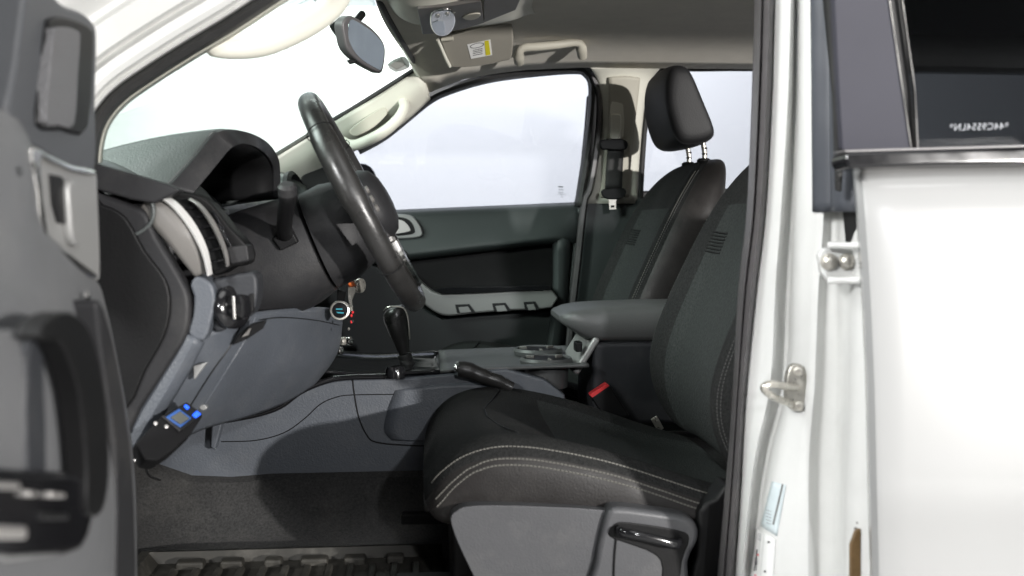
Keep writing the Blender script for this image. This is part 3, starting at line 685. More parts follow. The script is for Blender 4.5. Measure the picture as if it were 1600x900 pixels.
# far vents
lathe('air_vent', [(0.060, 0), (0.060, 0.012), (0.050, 0.018), (0.044, 0.006), (0.02, 0.0)], P(458, 304, 0.56), (1, -0.25, 0.25), 'dash', db, seg=30)
psheet('dash_end', [[(432, 268, 0.62), (450, 274, 0.60), (486, 298, 0.58)], [(434, 282, 0.56), (452, 286, 0.55), (484, 306, 0.54)], [(436, 330, 0.54), (460, 330, 0.53), (490, 330, 0.52)]], 'dashtop', db, thick=0.004, up=3, across=3)

# steering column
cl = thing('steering_column', 'black steering column shroud with indicator stalk behind the wheel', 'steering column', (-0.25, -0.37, 1.0))
def cring(x, z, a, w_, yc=-0.37, n=24, tilt=0.38):
    out = []
    for j in range(n):
        t = 2 * math.pi * j / n
        c_, s_ = math.cos(t), math.sin(t)
        u = math.copysign(abs(c_) ** 0.75, c_) * w_; v_ = math.copysign(abs(s_) ** 0.8, s_) * a
        out.append((x - v_ * tilt, yc + u, z + v_ * 0.93))
    return out
loft('lower_shroud', [cring(-0.40, 1.10, 0.07, 0.085), cring(-0.33, 1.112, 0.092, 0.10), cring(-0.27, 1.132, 0.098, 0.10), cring(-0.215, 1.155, 0.092, 0.095), cring(-0.185, 1.168, 0.084, 0.088), cring(-0.183, 1.169, 0.06, 0.06)], 'dash', cl)
loft('upper_shroud', [cring(-0.183, 1.17, 0.055, 0.055), cring(-0.180, 1.172, 0.083, 0.085), cring(-0.15, 1.187, 0.084, 0.086), cring(-0.115, 1.206, 0.072, 0.075), cring(-0.10, 1.214, 0.05, 0.055)], 'dash', cl)
sk = tube('indicator_stalk', cr([P(446, 366, -0.46), P(444, 358, -0.50), P(446, 335, -0.54), P(449, 312, -0.575), P(450, 298, -0.585)], 4), [0.013] * 3 + [0.0115] * 5 + [0.012] * 5 + [0.0135, 0.0135, 0.013, 0.009], 'black', cl, seg=14)
plate('stalk_gate', [(424, 372), (452, 352), (466, 378), (438, 392)], -0.475, 0.02, 'black', cl, bevel=0.003)
lathe('stalk_tip', [(0.0136, 0), (0.0134, 0.012), (0.009, 0.016)], P(449.5, 303, -0.584), (0.02, -0.5, 0.86), 'dash', sk, seg=16)

# steering wheel
sw_ = thing('steering_wheel', 'worn black leather steering wheel seen edge on with silver spoke trim', 'steering wheel', (-0.106, -0.37, 1.2345))
WC = V((-0.108, -0.37, 1.2345)); WU = V((-0.459, 0, 0.888)); WY = V((0, 1, 0)); WN = V((0.888, 0, 0.459))
def wp(a, r, h=0.0): return WC + WU * (r * math.cos(a)) + WY * (r * math.sin(a)) + WN * h
NS = 72
rings = []
for i in range(NS + 1):
    a = 2 * math.pi * i / NS
    rr = 0.0148 + (0.0022 if abs(abs(((a + math.pi) % (2 * math.pi)) - math.pi) - 1.3) < 0.35 else 0)
    ring = []
    for j in range(16):
        t = 2 * math.pi * j / 16
        ring.append(wp(a, 0.186 + rr * math.cos(t), rr * 1.18 * math.sin(t)))
    rings.append(ring)
rim = loft('rim', rings, 'wheel', sw_, caps=False)
stitch('rim_stitching', [wp(a / 60 * 2 * math.pi, 0.1705, 0.009) for a in range(61)], M['threaddk'], rim, gap=0.008, w_=0.0008, ln=0.005)
stitch('rim_stitching', [wp(a / 60 * 2 * math.pi, 0.1705, -0.009) for a in range(61)], M['threaddk'], rim, gap=0.008, w_=0.0008, ln=0.005)
for a0 in (0.9, -0.9, 2.2, -2.2):                                     # seams across the rim
    tube('rim_seam', [wp(a0, 0.186 + 0.0196 * math.cos(t / 12 * 2 * math.pi), 0.0215 * math.sin(t / 12 * 2 * math.pi)) for t in range(13)], 0.0009, 'black', rim, seg=6)
def hubring(r, h, n=32, sq=0.85):
    out = []
    for j in range(n):
        t = 2 * math.pi * j / n; c_, s_ = math.cos(t), math.sin(t)
        out.append(wp(0, 0, h) + WU * (math.copysign(abs(c_) ** sq, c_) * r * 0.9 - 0.01) + WY * (math.copysign(abs(s_) ** sq, s_) * r))
    return out
loft('airbag_pad', [hubring(0.045, -0.055), hubring(0.062, -0.03), hubring(0.070, 0.0), hubring(0.069, 0.018), hubring(0.060, 0.032), hubring(0.040, 0.041), hubring(0.013, 0.044)], 'dash', sw_)
for a0, r1 in ((1.62, 0.178), (-1.62, 0.178)):
    rr_ = []
    for k, r_ in enumerate((0.06, 0.09, 0.12, 0.15, r1)):
        hw = 0.036 - 0.014 * k / 4; hh = 0.012 - 0.006 * k / 4; h0 = 0.004 - 0.006 * k / 4
        tgt = WU * (-math.sin(a0)) + WY * math.cos(a0)
        c0 = wp(a0, r_, h0)
        rr_.append([c0 + tgt * (hw * math.cos(t * math.pi / 6)) + WN * (hh * math.sin(t * math.pi / 6)) for t in range(12)])
    loft('spoke', rr_, 'dash', sw_)
for s_ in (-1, 1):
    rr_ = []
    for k in range(8):
        a0 = math.pi + s_ * (0.28 + 0.05 * math.sin(k / 7 * math.pi)); r_ = 0.075 + 0.105 * k / 7
        tgt = WY * math.cos(a0) - WU * math.sin(a0)
        c0 = wp(a0, r_, 0.012 - 0.008 * k / 7)
        rr_.append([c0 + tgt * (0.010 * math.cos(t * math.pi / 5)) + WN * (0.007 * math.sin(t * math.pi / 5)) for t in range(10)])
    loft('silver_spoke_trim', rr_, 'silver', sw_)
ins = []
for k in range(12):
    a0 = 2.02 + 0.60 * k / 11
    tgt = wp(a0, 1) - WC
    c0 = wp(-a0, 0.182, 0.0175); q = (wp(-a0, 1) - WC).normalized()
    hw = 0.010 * math.sin(math.pi * (k + 1.5) / 14)
    ins.append([c0 + q * (hw * math.cos(t * math.pi / 4)) + WN * (0.007 * math.sin(t * math.pi / 4)) + WN * 0.003 for t in range(8)])
loft('rim_silver_insert', ins, 'chrome', sw_)
for k in range(3):
    a0 = -1.62; c0 = wp(a0, 0.105 + 0.0 * k, 0.018) + WU * (0.016 - 0.016 * k)
    lathe('wheel_button', [(0.0062, 0), (0.006, 0.004), (0.003, 0.005)], c0, WN, 'taupe', sw_, seg=14)

# ================================================================== CONSOLE
cn = thing('centre_console', 'blue grey centre console between the seats with cup holders and armrest bin', 'console', (0.1, 0, 0.62))
top_e = [(356, 657), (400, 647), (438, 634), (470, 612), (505, 598), (540, 593), (620, 591), (700, 584), (790, 576), (850, 592), (884, 618), (884, 760)]
side = [(205, 752), (232, 716), (292, 676), (330, 660)] + top_e + [(690, 757), (500, 754), (230, 750)]
sd = plate('side_panel', side, -0.152, 0.03, 'bluegrey', cn, bevel=0.006, seg=3)
def seam(pts, Y, parent, r=0.0011, m='black'): return tube('panel_seam', cr([P(x, y, Y) for x, y in pts], 5), r, m, parent, seg=6)
seam([(346, 690), (400, 688), (444, 676), (476, 654), (500, 632), (524, 621), (552, 617), (640, 616)], -0.1522, sd)
seam([(551, 594), (553, 612), (560, 650), (572, 678), (588, 691), (640, 696), (700, 697)], -0.1522, sd, r=0.0015)
psheet('side_scoop', [[(618, 610, -0.1535), (690, 600, -0.1535), (760, 598, -0.1535)], [(606, 640, -0.1535), (690, 640, -0.154), (760, 640, -0.1535)], [(600, 672, -0.1535), (690, 680, -0.154), (760, 680, -0.1535)], [(612, 688, -0.1535), (690, 690, -0.154), (760, 690, -0.1535)]], 'bluegrey', sd, thick=0.001, up=4, across=3)
plate('kick_panel_fin', [(331, 654), (350, 652), (336, 704), (328, 700)], -0.175, 0.03, 'bluegrey', sd, bevel=0.004)
tube('console_edge_strip', cr([P(352, 657, -0.158), P(400, 648, -0.158), P(438, 635, -0.158), P(470, 612, -0.158), P(505, 597, -0.158), P(540, 590, -0.156), P(620, 588, -0.154)], 5), 0.0055, 'blackgloss', cn, seg=10)
# top
ztop = 0.912
def ztp(x): return interp([(-0.3, 0.93), (-0.15, 0.905), (0.0, 0.910), (0.15, 0.915), (0.3, 0.918), (0.4, 0.918)], x)
rows = [[(x, y, ztp(x) + (0.006 if abs(y) > 0.10 else 0)) for y in (-0.148, -0.142, -0.12, -0.09, 0, 0.09, 0.12, 0.142, 0.148)] for x in (-0.28, -0.2, -0.12, -0.05, 0.02)]
sheet('gear_surround', rows, 'blackgloss', cn, thick=0.006, up=3, across=2)
rows = [[(x, y, ztp(x) + (0.008 if abs(y) > 0.10 else 0) - 0.002) for y in (-0.148, -0.142, -0.12, -0.09, 0, 0.09, 0.12, 0.142, 0.148)] for x in (0.02, 0.1, 0.2, 0.27, 0.31)]
sheet('console_top', rows, 'armrest', cn, thick=0.006, up=3, across=2)
lathe('mode_dial', [(0.019, 0), (0.019, 0.014), (0.016, 0.022), (0.006, 0.023)], PZ(618, 590, 0.908), (0, 0, 1), 'blackgloss', cn, seg=24)
box('dial_pointer', PZ(622, 578, 0.934), (0.004, 0.022, 0.004), 'chrome', cn, bevel=0.001)
# cup holders
for k, (cx_, cy_) in enumerate(((0.235, -0.072), (0.235, 0.075))):
    ch = lathe('cup_holder', [(0.052, -0.004), (0.054, 0.004), (0.050, 0.010), (0.045, 0.008), (0.043, -0.05), (0.02, -0.052)], (cx_, cy_, 0.922), (0, 0, 1), 'armrest', cn, seg=32)
    lathe('cup_holder_well', [(0.0425, 0.0065), (0.0420, -0.045), (0.01, -0.046)], (cx_, cy_, 0.922), (0, 0, 1), 'black', ch, seg=32)
    for j in range(3):
        an = j * 2.1 + 0.6
        box('grip_rib', (cx_ + 0.034 * math.cos(an), cy_ + 0.034 * math.sin(an), 0.928), (0.018, 0.006, 0.012), 'taupe', ch, bevel=0.002, rot=Matrix.Rotation(an, 3, 'Z'))
# bin with lid
box('armrest_bin', (0.47, 0.0, 0.88), (0.29, 0.20, 0.17), 'bluegreydk', cn, bevel=0.012, seg=3)
box('bin_front_trim', (0.312, -0.01, 0.937), (0.014, 0.19, 0.085), 'silvergrey', cn, bevel=0.005, seg=3, rot=Matrix.Rotation(R(32), 3, 'Y'))
def ring_rr(x, y0, y1, z0, z1, e=0.5, n=24):
    out = []
    for j in range(n):
        t = 2 * math.pi * j / n; c_, s_ = math.cos(t), math.sin(t)
        out.append((x, (y0 + y1) / 2 + (y1 - y0) / 2 * math.copysign(abs(c_) ** e, c_), (z0 + z1) / 2 + (z1 - z0) / 2 * math.copysign(abs(s_) ** e, s_)))
    return out
lid = loft('armrest_lid', [ring_rr(x, -h, h, z0, z1, 0.42) for x, h, z0, z1 in ((0.262, 0.070, 1.005, 1.015), (0.268, 0.085, 0.998, 1.020), (0.285, 0.098, 0.986, 1.027), (0.31, 0.104, 0.969, 1.032), (0.345, 0.106, 0.960, 1.035), (0.45, 0.106, 0.958, 1.038), (0.60, 0.106, 0.958, 1.038), (0.62, 0.098, 0.965, 1.032))], 'armrest', cn)
box('lid_catch', P(903, 541, -0.09), (0.014, 0.03, 0.02), 'black', cn, bevel=0.003)

gl_ = thing('gear_lever', 'black automatic gear lever with leather boot on the console', 'gear lever', (-0.03, 0, 0.91))
KD = 0.0
knob = loft('knob', [[P(cx + rx * math.cos(t * math.pi / 9), cy + ry * math.sin(t * math.pi / 9), 0.0) + V((0, 0.022 * wd * (0 if False else math.sin(t * math.pi / 9) * 0), 0)) for t in range(18)] for cx, cy, rx, ry, wd in ((0, 0, 0, 0, 0),)] if False else
    [[V((c.x + r1 * math.cos(t * math.pi / 8), c.y + r2 * math.sin(t * math.pi / 8), c.z + r1 * 0.35 * math.cos(t * math.pi / 8))) for t in range(16)] for c, r1, r2 in
     ((P(614, 479, 0), 0.008, 0.008), (P(616, 481, 0), 0.018, 0.020), (P(617, 486, 0), 0.0235, 0.0245), (P(618, 496, 0), 0.024, 0.025), (P(622, 512, 0), 0.021, 0.022), (P(627, 530, 0), 0.0165, 0.018), (P(630, 545, 0), 0.0125, 0.0135), (P(632, 552, 0), 0.011, 0.012))], 'wheel', gl_)
tube('knob_trim', cr([P(600, 486, -0.012), P(606, 480, -0.018), P(620, 479, -0.02), P(632, 483, -0.02), P(638, 500, -0.022), P(640, 530, -0.016)], 4), 0.0016, 'steel', knob, seg=8)
lathe('boot_collar', [(0.013, 0), (0.0145, 0.004), (0.0135, 0.009), (0.015, 0.012), (0.014, 0.017)], P(635, 566, 0), (-0.25, 0, 1), 'rubber', gl_, seg=20)
bo = []
for k, (c, r1, r2) in enumerate(((P(633, 560, 0), 0.013, 0.014), (P(636, 566, 0), 0.017, 0.018), (P(638, 571, 0), 0.015, 0.018), (P(642, 577, 0), 0.030, 0.030), (P(648, 583, 0), 0.046, 0.046), (P(654, 589, 0), 0.062, 0.058))):
    bo.append([V((c.x + r1 * (1 + 0.08 * math.sin(5 * t * math.pi / 10 + k)) * math.cos(t * math.pi / 10), c.y + r2 * math.sin(t * math.pi / 10), c.z)) for t in range(20)])
loft('boot', bo, 'rubber', gl_, sub=1)

hb = thing('handbrake_lever', 'black handbrake lever with chrome button beside the driver cushion', 'handbrake', (0.1, -0.06, 0.9))
tube('grip', cr([P(800, 606, -0.172), P(780, 596, -0.172), P(755, 588, -0.172), P(735, 580, -0.172), P(718, 576, -0.172), P(714, 576, -0.172)], 4), [0.011] * 4 + [0.013] * 4 + [0.015] * 4 + [0.0165] * 4 + [0.0155, 0.015, 0.014, 0.013, 0.009], 'wheel', hb, seg=16)
lathe('release_button', [(0.0085, 0), (0.0085, 0.006), (0.006, 0.009)], P(717, 576, -0.172), (-0.95, 0, 0.25), 'chrome', hb, seg=16)

# keys
ky = thing('key_set', 'car key with round fob and coloured beads hanging under steering column', 'keys', tuple(P(548, 445, -0.28)))
lathe('ignition_lock', [(0.013, 0), (0.013, 0.012), (0.009, 0.014)], P(556, 446, -0.27), (0.8, -0.6, 0), 'steel', ky, seg=20)
plate('key_blade', [(544, 440), (556, 438), (558, 450), (550, 470), (552, 486), (546, 486), (543, 458)], -0.285, 0.006, 'steel', ky, bevel=0.001)
plate('orange_tag', cr([(544, 442), (552, 440), (554, 447), (546, 449)], 2, True), -0.292, 0.008, 'orange', ky, bevel=0.001)
fb = lathe('round_fob', [(0.0165, 0), (0.0175, 0.004), (0.0165, 0.008), (0.0135, 0.009)], P(531, 485, -0.30), (0.1, -1, 0.1), 'steel', ky, seg=26)
lathe('fob_face', [(0.0138, 0.0), (0.0136, 0.0095), (0.004, 0.0098)], P(531, 485, -0.30), (0.1, -1, 0.1), 'blackgloss', fb, seg=26)
plate('fob_print', [(525, 482), (535, 482), (535, 484), (525, 484)], -0.3105, 0.001, 'cyan', fb, bevel=0)
plate('fob_print', [(523, 487), (537, 488), (537, 490), (523, 489)], -0.3105, 0.001, 'cyan', fb, bevel=0)
plate('leather_strap', [(527, 452), (541, 456), (538, 472), (526, 472)], -0.302, 0.004, 'endcap', ky, bevel=0.001)
for bx_, by_, mm_ in ((551, 488, 'red'), (549, 493, 'red'), (551, 502, 'doortrim'), (549, 503, 'red'), (545, 514, 'steel')):
    lathe('bead', [(0.001, -0.0025), (0.0025, 0), (0.001, 0.0025)], P(bx_, by_, -0.29), (0, 0, 1), mm_, ky, seg=10)
for bx_, by_, mm_ in ((534, 533, 'steel'), (543, 533, 'chrome'), (529, 548, 'chrome')):
    lathe('switch_knob', [(0.008, 0), (0.008, 0.008), (0.005, 0.010)], P(bx_, by_, -0.13), (1, -0.6, 0.1), mm_, db, seg=18)

# electronic unit
GN = V((0.45, -0.72, 0.52)).normalized(); G0 = P(262, 675, -0.705)
eu = thing('electronic_unit', 'small black electronic box with grey screen and blue buttons under the dash', 'electronic unit', tuple(G0))
def gp(name, px, off, t, m, parent, **k): return plateN(name, px, G0 + GN * off, GN, t, m, parent, **k)
body = gp('body', [(212, 692), (250, 652), (292, 627), (318, 648), (300, 676), (270, 704), (246, 720), (226, 718)], 0.0, 0.035, 'unit', eu, bevel=0.003)
gp('face_plate', [(254, 650), (292, 628), (317, 647), (286, 672), (278, 670)], 0.003, 0.004, 'endcap', eu, bevel=0.001)
gp('screen_border', [(258, 652), (280, 638), (300, 653), (282, 668)], 0.0045, 0.003, 'blueplastic', eu, bevel=0.001)
gp('screen', [(266, 652), (282, 642), (297, 654), (282, 663)], 0.006, 0.003, 'lcd', eu, bevel=0.001)
gp('blue_button', [(287, 634), (291, 631), (297, 636), (293, 640)], 0.006, 0.003, 'bluelit', eu, bevel=0.001)
gp('blue_button', [(300, 648), (308, 641), (315, 647), (306, 653)], 0.006, 0.003, 'bluelit', eu, bevel=0.001)
gp('face_edge', [(252, 650), (255, 648), (284, 671), (280, 674)], 0.005, 0.004, 'dash', eu, bevel=0.001)
for bx_, by_ in ((243, 662), (260, 667)):
    lathe('face_screw', [(0.0026, 0), (0.0026, 0.0015), (0.001, 0.002)], PN(bx_, by_, G0, GN), GN, 'silver', eu, seg=12)
tube('metal_tab', cr([P(207, 720, -0.712), P(216, 718, -0.712), P(226, 714, -0.712), P(234, 717, -0.705)], 3), [0.003] * 3 + [0.004] * 4 + [0.0055] * 3, 'silver', eu, seg=10, flatz=0.6)
tube('cable', cr([P(228, 718, -0.69), P(228, 732, -0.68), P(234, 744, -0.65), P(250, 750, -0.60)], 4), 0.0016, 'black', eu, seg=8)

# floor mat
fmx = thing('floor_mat', 'dusty black rubber floor mat with raised ribs in the driver footwell', 'floor mat', (-0.2, -0.48, 0.615))
rows = [[(x, y, 0.6235 + (0.018 if edge_ else 0)) for x, y, edge_ in [(x, y, (y > -0.352) or x < -0.47) for y in (-0.72, -0.6, -0.5, -0.46, -0.40, -0.36, -0.352, -0.345, -0.34)]] for x in (-0.49, -0.475, -0.46, -0.35, -0.2, -0.05, 0.02)]
sheet('mat_sheet', rows, 'mat', fmx, thick=0.006)
for k in range(6):
    box('rib', (-0.40 + 0.068 * k, -0.375, 0.631), (0.046 - 0.008 * (k % 3), 0.026, 0.016), 'mat', fmx, bevel=0.005)
for k in range(12):
    box('rib', (-0.42 + 0.036 * k, -0.49, 0.630), (0.012, 0.18, 0.010), 'mat', fmx, bevel=0.003)

# ================================================================== SEATS
def make_seat(cy, label, driver, hx=0.0):
    s = thing('front_seat', label, 'seat', (0.25, cy, 0.60), 'front seats')
    # backrest
    secs = [(0.80, .475, .60, .215, .01), (0.845, .447, .612, .243, .02), (0.90, .424, .622, .25, .033), (0.96, .424, .632, .255, .042), (1.03, .448, .645, .257, .044), (1.10, .480, .658, .255, .042), (1.17, .513, .67, .25, .036), (1.235, .546, .683, .24, .028), (1.29, .582, .692, .216, .018), (1.325, .613, .699, .182, .010), (1.345, .638, .698, .14, .004), (1.352, .656, .685, .10, .0)]
    half = [(0, 1.0), (0.3, 1.0), (0.52, 0.92), (0.62, 0.5), (0.74, 0.06), (0.85, 0.0), (0.95, -0.25)]
    rings = []
    for z, xf, xb, w_, rec in secs:
        th = xb - xf
        right = [(y * w_, xf + rec * d if d >= 0 else xf + 0.018) for y, d in half] + [(w_ * 1.0, xf + min(0.055, th * 0.45)), (w_ * 1.0, xb - min(0.04, th * 0.3)), (w_ * 0.88, xb - 0.004), (w_ * 0.45, xb)]
        loop = right + [(0, xb)] + [(-y, x) for y, x in reversed(right[1:])]
        rings.append([(x, cy + y, z + (x - xf) * 0.16) for y, x in loop])
    nb = len(rings[0])
    def fmf(i, j):
        if j < 0: return 0
        if j in (0, 1, 2, nb - 1, nb - 2, nb - 3): return 1 if i < 7 else 0
        if 6 <= j <= nb - 7: return 2
        return 0
    br = loft('backrest', rings, None, s, sub=2, mats=['fabric', 'insert', 'leather'], fmf=fmf)
    bt = bvh_of(br)
    for sg in (1, -1):
        path = []
        for (z, xf, xb, w_, rec) in secs[1:10]:
            path.append(V((xf + 0.002, cy + sg * w_ * 0.89, z)))
        stitch('stitching', cr(path, 6), M['thread' if cy > 0 else 'threaddk'], br, snap=bt, gap=0.006, w_=0.0009, ln=0.004)
        stitch('stitching', [V(p) + V((0.008, sg * 0.004, 0)) for p in cr(path, 6)], M['threaddk'], br, snap=bt, gap=0.006, w_=0.0009, ln=0.004)
    # ribbed tab on the shoulder
    zt = 1.165
    for k in range(7):
        z0 = 1.145 + k * 0.006
        a = V((interp([(q[0], q[1] + q[4] * 0.8) for q in secs], z0), cy + 0.165, z0)); b = V((interp([(q[0], q[1] + q[4] * 0.95) for q in secs], z0), cy + 0.115, z0))
        a = bt.find_nearest(a)[0]; b = bt.find_nearest(b)[0]
        tube('tab_rib', [a, (a + b) / 2, b], 0.002, 'fabric', br, seg=6)
    # headrest
    prof = cr([(.556, 1.545), (.566, 1.570), (.590, 1.575), (.614, 1.560), (.645, 1.49), (.676, 1.42), (.668, 1.398), (.635, 1.388), (.60, 1.386), (.578, 1.405), (.562, 1.45), (.553, 1.50)], 2, True)
    cxp, czp = 0.615, 1.48
    rings = []
    for t, sc_ in ((-1.0, 0.62), (-0.97, 0.86), (-0.88, 0.97), (-0.6, 1.02), (0, 1.04), (0.6, 1.02), (0.88, 0.97), (0.97, 0.86), (1.0, 0.62)):
        rings.append([(cxp + (x - cxp) * sc_ + hx, cy + t * 0.132, czp + (z - czp) * sc_) for x, z in prof])
    hr = loft('headrest', rings, 'headleather', s, sub=1)
    ht = bvh_of(hr)
    stitch('stitching', cr([(x + hx, cy - 0.112, z) for x, z in prof], 3, True), M['print_'], hr, snap=ht, gap=0.006, w_=0.0008, ln=0.004)
    for sg in (-1, 1):
        po = tube('headrest_post', [(0.662 + hx, cy + sg * 0.07, 1.33), (0.664 + hx, cy + sg * 0.07, 1.37), (0.655 + hx, cy + sg * 0.07, 1.42)], 0.0062, 'steel', s, seg=14)
        for k in range(3):
            tube('post_notch', [(0.6633 + hx, cy + sg * 0.07, 1.352 + k * 0.014), (0.6635 + hx, cy + sg * 0.07, 1.356 + k * 0.014)], 0.0066, 'endcap', po, seg=14)
        lathe('post_guide', [(0.017, -0.012), (0.017, 0.006), (0.012, 0.010), (0.008, 0.010)], (0.662 + hx, cy + sg * 0.07, 1.348), (0, 0, 1), 'endcap', s, seg=18)
    # cushion
    prf = [(-0.012, .80, .010, .20, .79), (-0.004, .822, .010, .235, .765), (0.014, .852, .006, .252, .752), (0.045, .876, .004, .26, .75), (0.09, .889, .006, .263, .75), (0.14, .889, .014, .265, .75), (0.20, .879, .024, .266, .75), (0.27, .862, .032, .266, .75), (0.34, .838, .034, .265, .75), (0.41, .812, .03, .26, .745), (0.47, .795, .02, .25, .74), (0.52, .785, .01, .24, .74)]
    rings = []
    for x, zt, rec, w_, zb in prf:
        right = [(0, zt - rec), (0.35 * w_, zt - rec), (0.55 * w_, zt - rec * 0.9), (0.66 * w_, zt - rec * 0.45), (0.78 * w_, zt - 0.0), (0.90 * w_, zt - 0.004), (0.975 * w_, zt - 0.022), (1.0 * w_, zt - 0.05), (1.0 * w_, zb + 0.02), (0.92 * w_, zb)]
        loop = right + [(0, zb)] + [(-y, z) for y, z in reversed(right[1:])]
        rings.append([(x, cy + y, z) for y, z in loop])
    nb2 = len(rings[0])
    def fmc(i, j):
        if j < 0: return 0
        if j in (0, 1, 2, nb2 - 1, nb2 - 2, nb2 - 3): return 1 if (i > 5 or cy > 0) else 0  # passenger cushion front gets the lighter insert cloth so it looks lit
        if 6 <= j <= nb2 - 7: return 2
        return 0
    cu_ = loft('cushion', rings, None, s, sub=2, mats=['fabric', 'insert', 'leather'], fmf=fmc)
    ct = bvh_of(cu_)
    for sg in (-1, 1):
        for dz, dy, th in ((-0.004, -0.008, 'thread'), (-0.024, 0.006, 'thread'), (-0.034, 0.010, 'thread')):
            if sg > 0 and dz < -0.01: continue
            path = [V((x + (0.004 if x < 0.03 else 0) + (0.012 if dz < -0.01 and x < 0.05 else 0), cy + sg * (w_ + dy - 0.004), zt + dz)) for x, zt, rec, w_, zb in prf[1:11]]
            stitch('stitching', cr(path, 5), M[th if sg < 0 else 'threaddk'], cu_, snap=ct, gap=0.0058, w_=0.0012 if sg < 0 else 0.0008, ln=0.0045)
    # seam across the cushion
    for xs in (0.085,):
        pth = [ct.find_nearest(V((xs + 0.05 * abs(q) * 1.0, cy + q * 0.19, 0.90)))[0] for q in (-1, -0.6, -0.2, 0.2, 0.6, 1)]
        tube('cushion_seam', pth, 0.0012, 'black', cu_, seg=6)
    # frame under the cushion
    box('seat_base', (0.24, cy, 0.705), (0.42, 0.40, 0.10), 'black', s, bevel=0.01)
    for sg in (-1, 1):
        box('seat_rail', (0.22, cy + sg * 0.17, 0.635), (0.55, 0.04, 0.05), 'black', s, bevel=0.004)
    return s
ds = make_seat(-0.37, 'charcoal cloth driver seat with pale double stitching, nearest the open doorway', True, hx=0.065)
ps = make_seat(0.37, 'charcoal cloth passenger seat with black headrest by the far door', False)
# driver seat side shield
sh = plate('side_shield', cr([(704, 812), (714, 798), (735, 791), (800, 790), (940, 797), (946, 812), (930, 900), (928, 970), (770, 970), (742, 905), (716, 850)], 3, True), -0.652, 0.03, 'shield', ds, bevel=0.010, seg=4)
ho = plate('handle_housing', cr([(950, 800), (966, 793), (1020, 799), (1072, 808), (1090, 822), (1091, 846), (1076, 880), (1066, 960), (922, 960), (930, 880), (940, 830)], 3, True), -0.665, 0.04, 'shield', ds, bevel=0.009, seg=4)
plate('lever_recess', cr([(950, 838), (960, 818), (985, 816), (1060, 828), (1078, 842), (1066, 880), (1056, 960), (1030, 960), (1034, 888), (1020, 866), (985, 852)], 3, True), -0.6662, 0.012, 'endcap', ho, bevel=0.003)
tube('height_lever', cr([P(966, 828, -0.668), P(972, 832, -0.682), P(992, 836, -0.688), P(1028, 844, -0.688), P(1056, 851, -0.684), P(1062, 846, -0.67)], 5), [0.0055] * 26, 'blackgloss', ho, seg=12, flatz=1.3)
seam([(963, 842), (960, 880), (958, 960)], -0.6672, ho, r=0.0012)
plate('recliner_cover', cr([(1092, 800), (1118, 778), (1150, 760), (1160, 960), (1072, 960), (1088, 870)], 2, True), -0.645, 0.05, 'endcap', ds, bevel=0.01)

rb = thing('rear_bench', 'dark rear bench seat dimly seen through the tinted rear door window', 'seat', (1.3, 0, 0.6))
loft('bench_backrest', [ring_rr2 for ring_rr2 in [[(x0 + (0.10 * math.cos(t * math.pi / 8)) , y, 1.00 + 0.24 * math.copysign(abs(math.sin(t * math.pi / 8)) ** 0.6, math.sin(t * math.pi / 8))) for t in range(16)] for x0, y in ((1.62, -0.62), (1.60, -0.60), (1.60, 0.60), (1.62, 0.62))]], 'shield', rb)
box('bench_cushion', (1.32, 0, 0.82), (0.52, 1.24, 0.16), 'shield', rb, bevel=0.05, seg=4)

# belt buckle
bu = thing('belt_buckle', 'black seat belt buckle with red release button beside armrest bin', 'belt buckle', tuple(P(955, 640, -0.115)))
BR = Matrix.Rotation(R(-28), 3, 'Y') 
plate('buckle_body', [(924, 622), (953, 602), (984, 650), (950, 660)], -0.128, 0.024, 'black', bu, bevel=0.003)
plate('release_button', [(921, 617), (948, 599), (953, 603), (926, 622)], -0.127, 0.022, 'red', bu, bevel=0.0015)
box('recliner_bracket', P(1027, 662, -0.105), (0.014, 0.004, 0.03), 'steel', ds, bevel=0.001, rot=Matrix.Rotation(R(-30), 3, 'Y'))

# ================================================================== FAR (PASSENGER) DOOR
fd = thing('passenger_door', 'closed passenger door with charcoal trim, silver pull and large clear window', 'vehicle door', (0.1, 0.75, 0.45))
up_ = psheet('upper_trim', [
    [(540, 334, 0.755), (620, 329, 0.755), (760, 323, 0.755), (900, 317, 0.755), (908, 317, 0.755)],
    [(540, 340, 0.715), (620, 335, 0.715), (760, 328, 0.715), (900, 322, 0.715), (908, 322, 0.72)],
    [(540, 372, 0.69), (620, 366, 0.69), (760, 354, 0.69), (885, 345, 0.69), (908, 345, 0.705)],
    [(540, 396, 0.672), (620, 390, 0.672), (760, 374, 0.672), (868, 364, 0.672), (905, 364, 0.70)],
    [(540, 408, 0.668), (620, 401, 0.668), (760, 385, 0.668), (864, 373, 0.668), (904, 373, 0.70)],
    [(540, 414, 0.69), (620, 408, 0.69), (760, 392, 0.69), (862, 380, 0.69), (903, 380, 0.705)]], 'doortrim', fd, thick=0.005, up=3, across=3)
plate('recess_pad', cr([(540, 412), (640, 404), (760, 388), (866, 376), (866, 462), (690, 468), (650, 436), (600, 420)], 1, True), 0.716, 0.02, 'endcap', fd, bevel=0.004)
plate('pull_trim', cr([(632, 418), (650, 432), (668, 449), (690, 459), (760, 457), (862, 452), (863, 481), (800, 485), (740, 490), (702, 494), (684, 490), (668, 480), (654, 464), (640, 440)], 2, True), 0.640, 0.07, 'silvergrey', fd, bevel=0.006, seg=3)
plate('pull_pocket_top', [(674, 452), (700, 449), (860, 446), (862, 453), (690, 460)], 0.632, 0.08, 'blackgloss', fd, bevel=0.002)
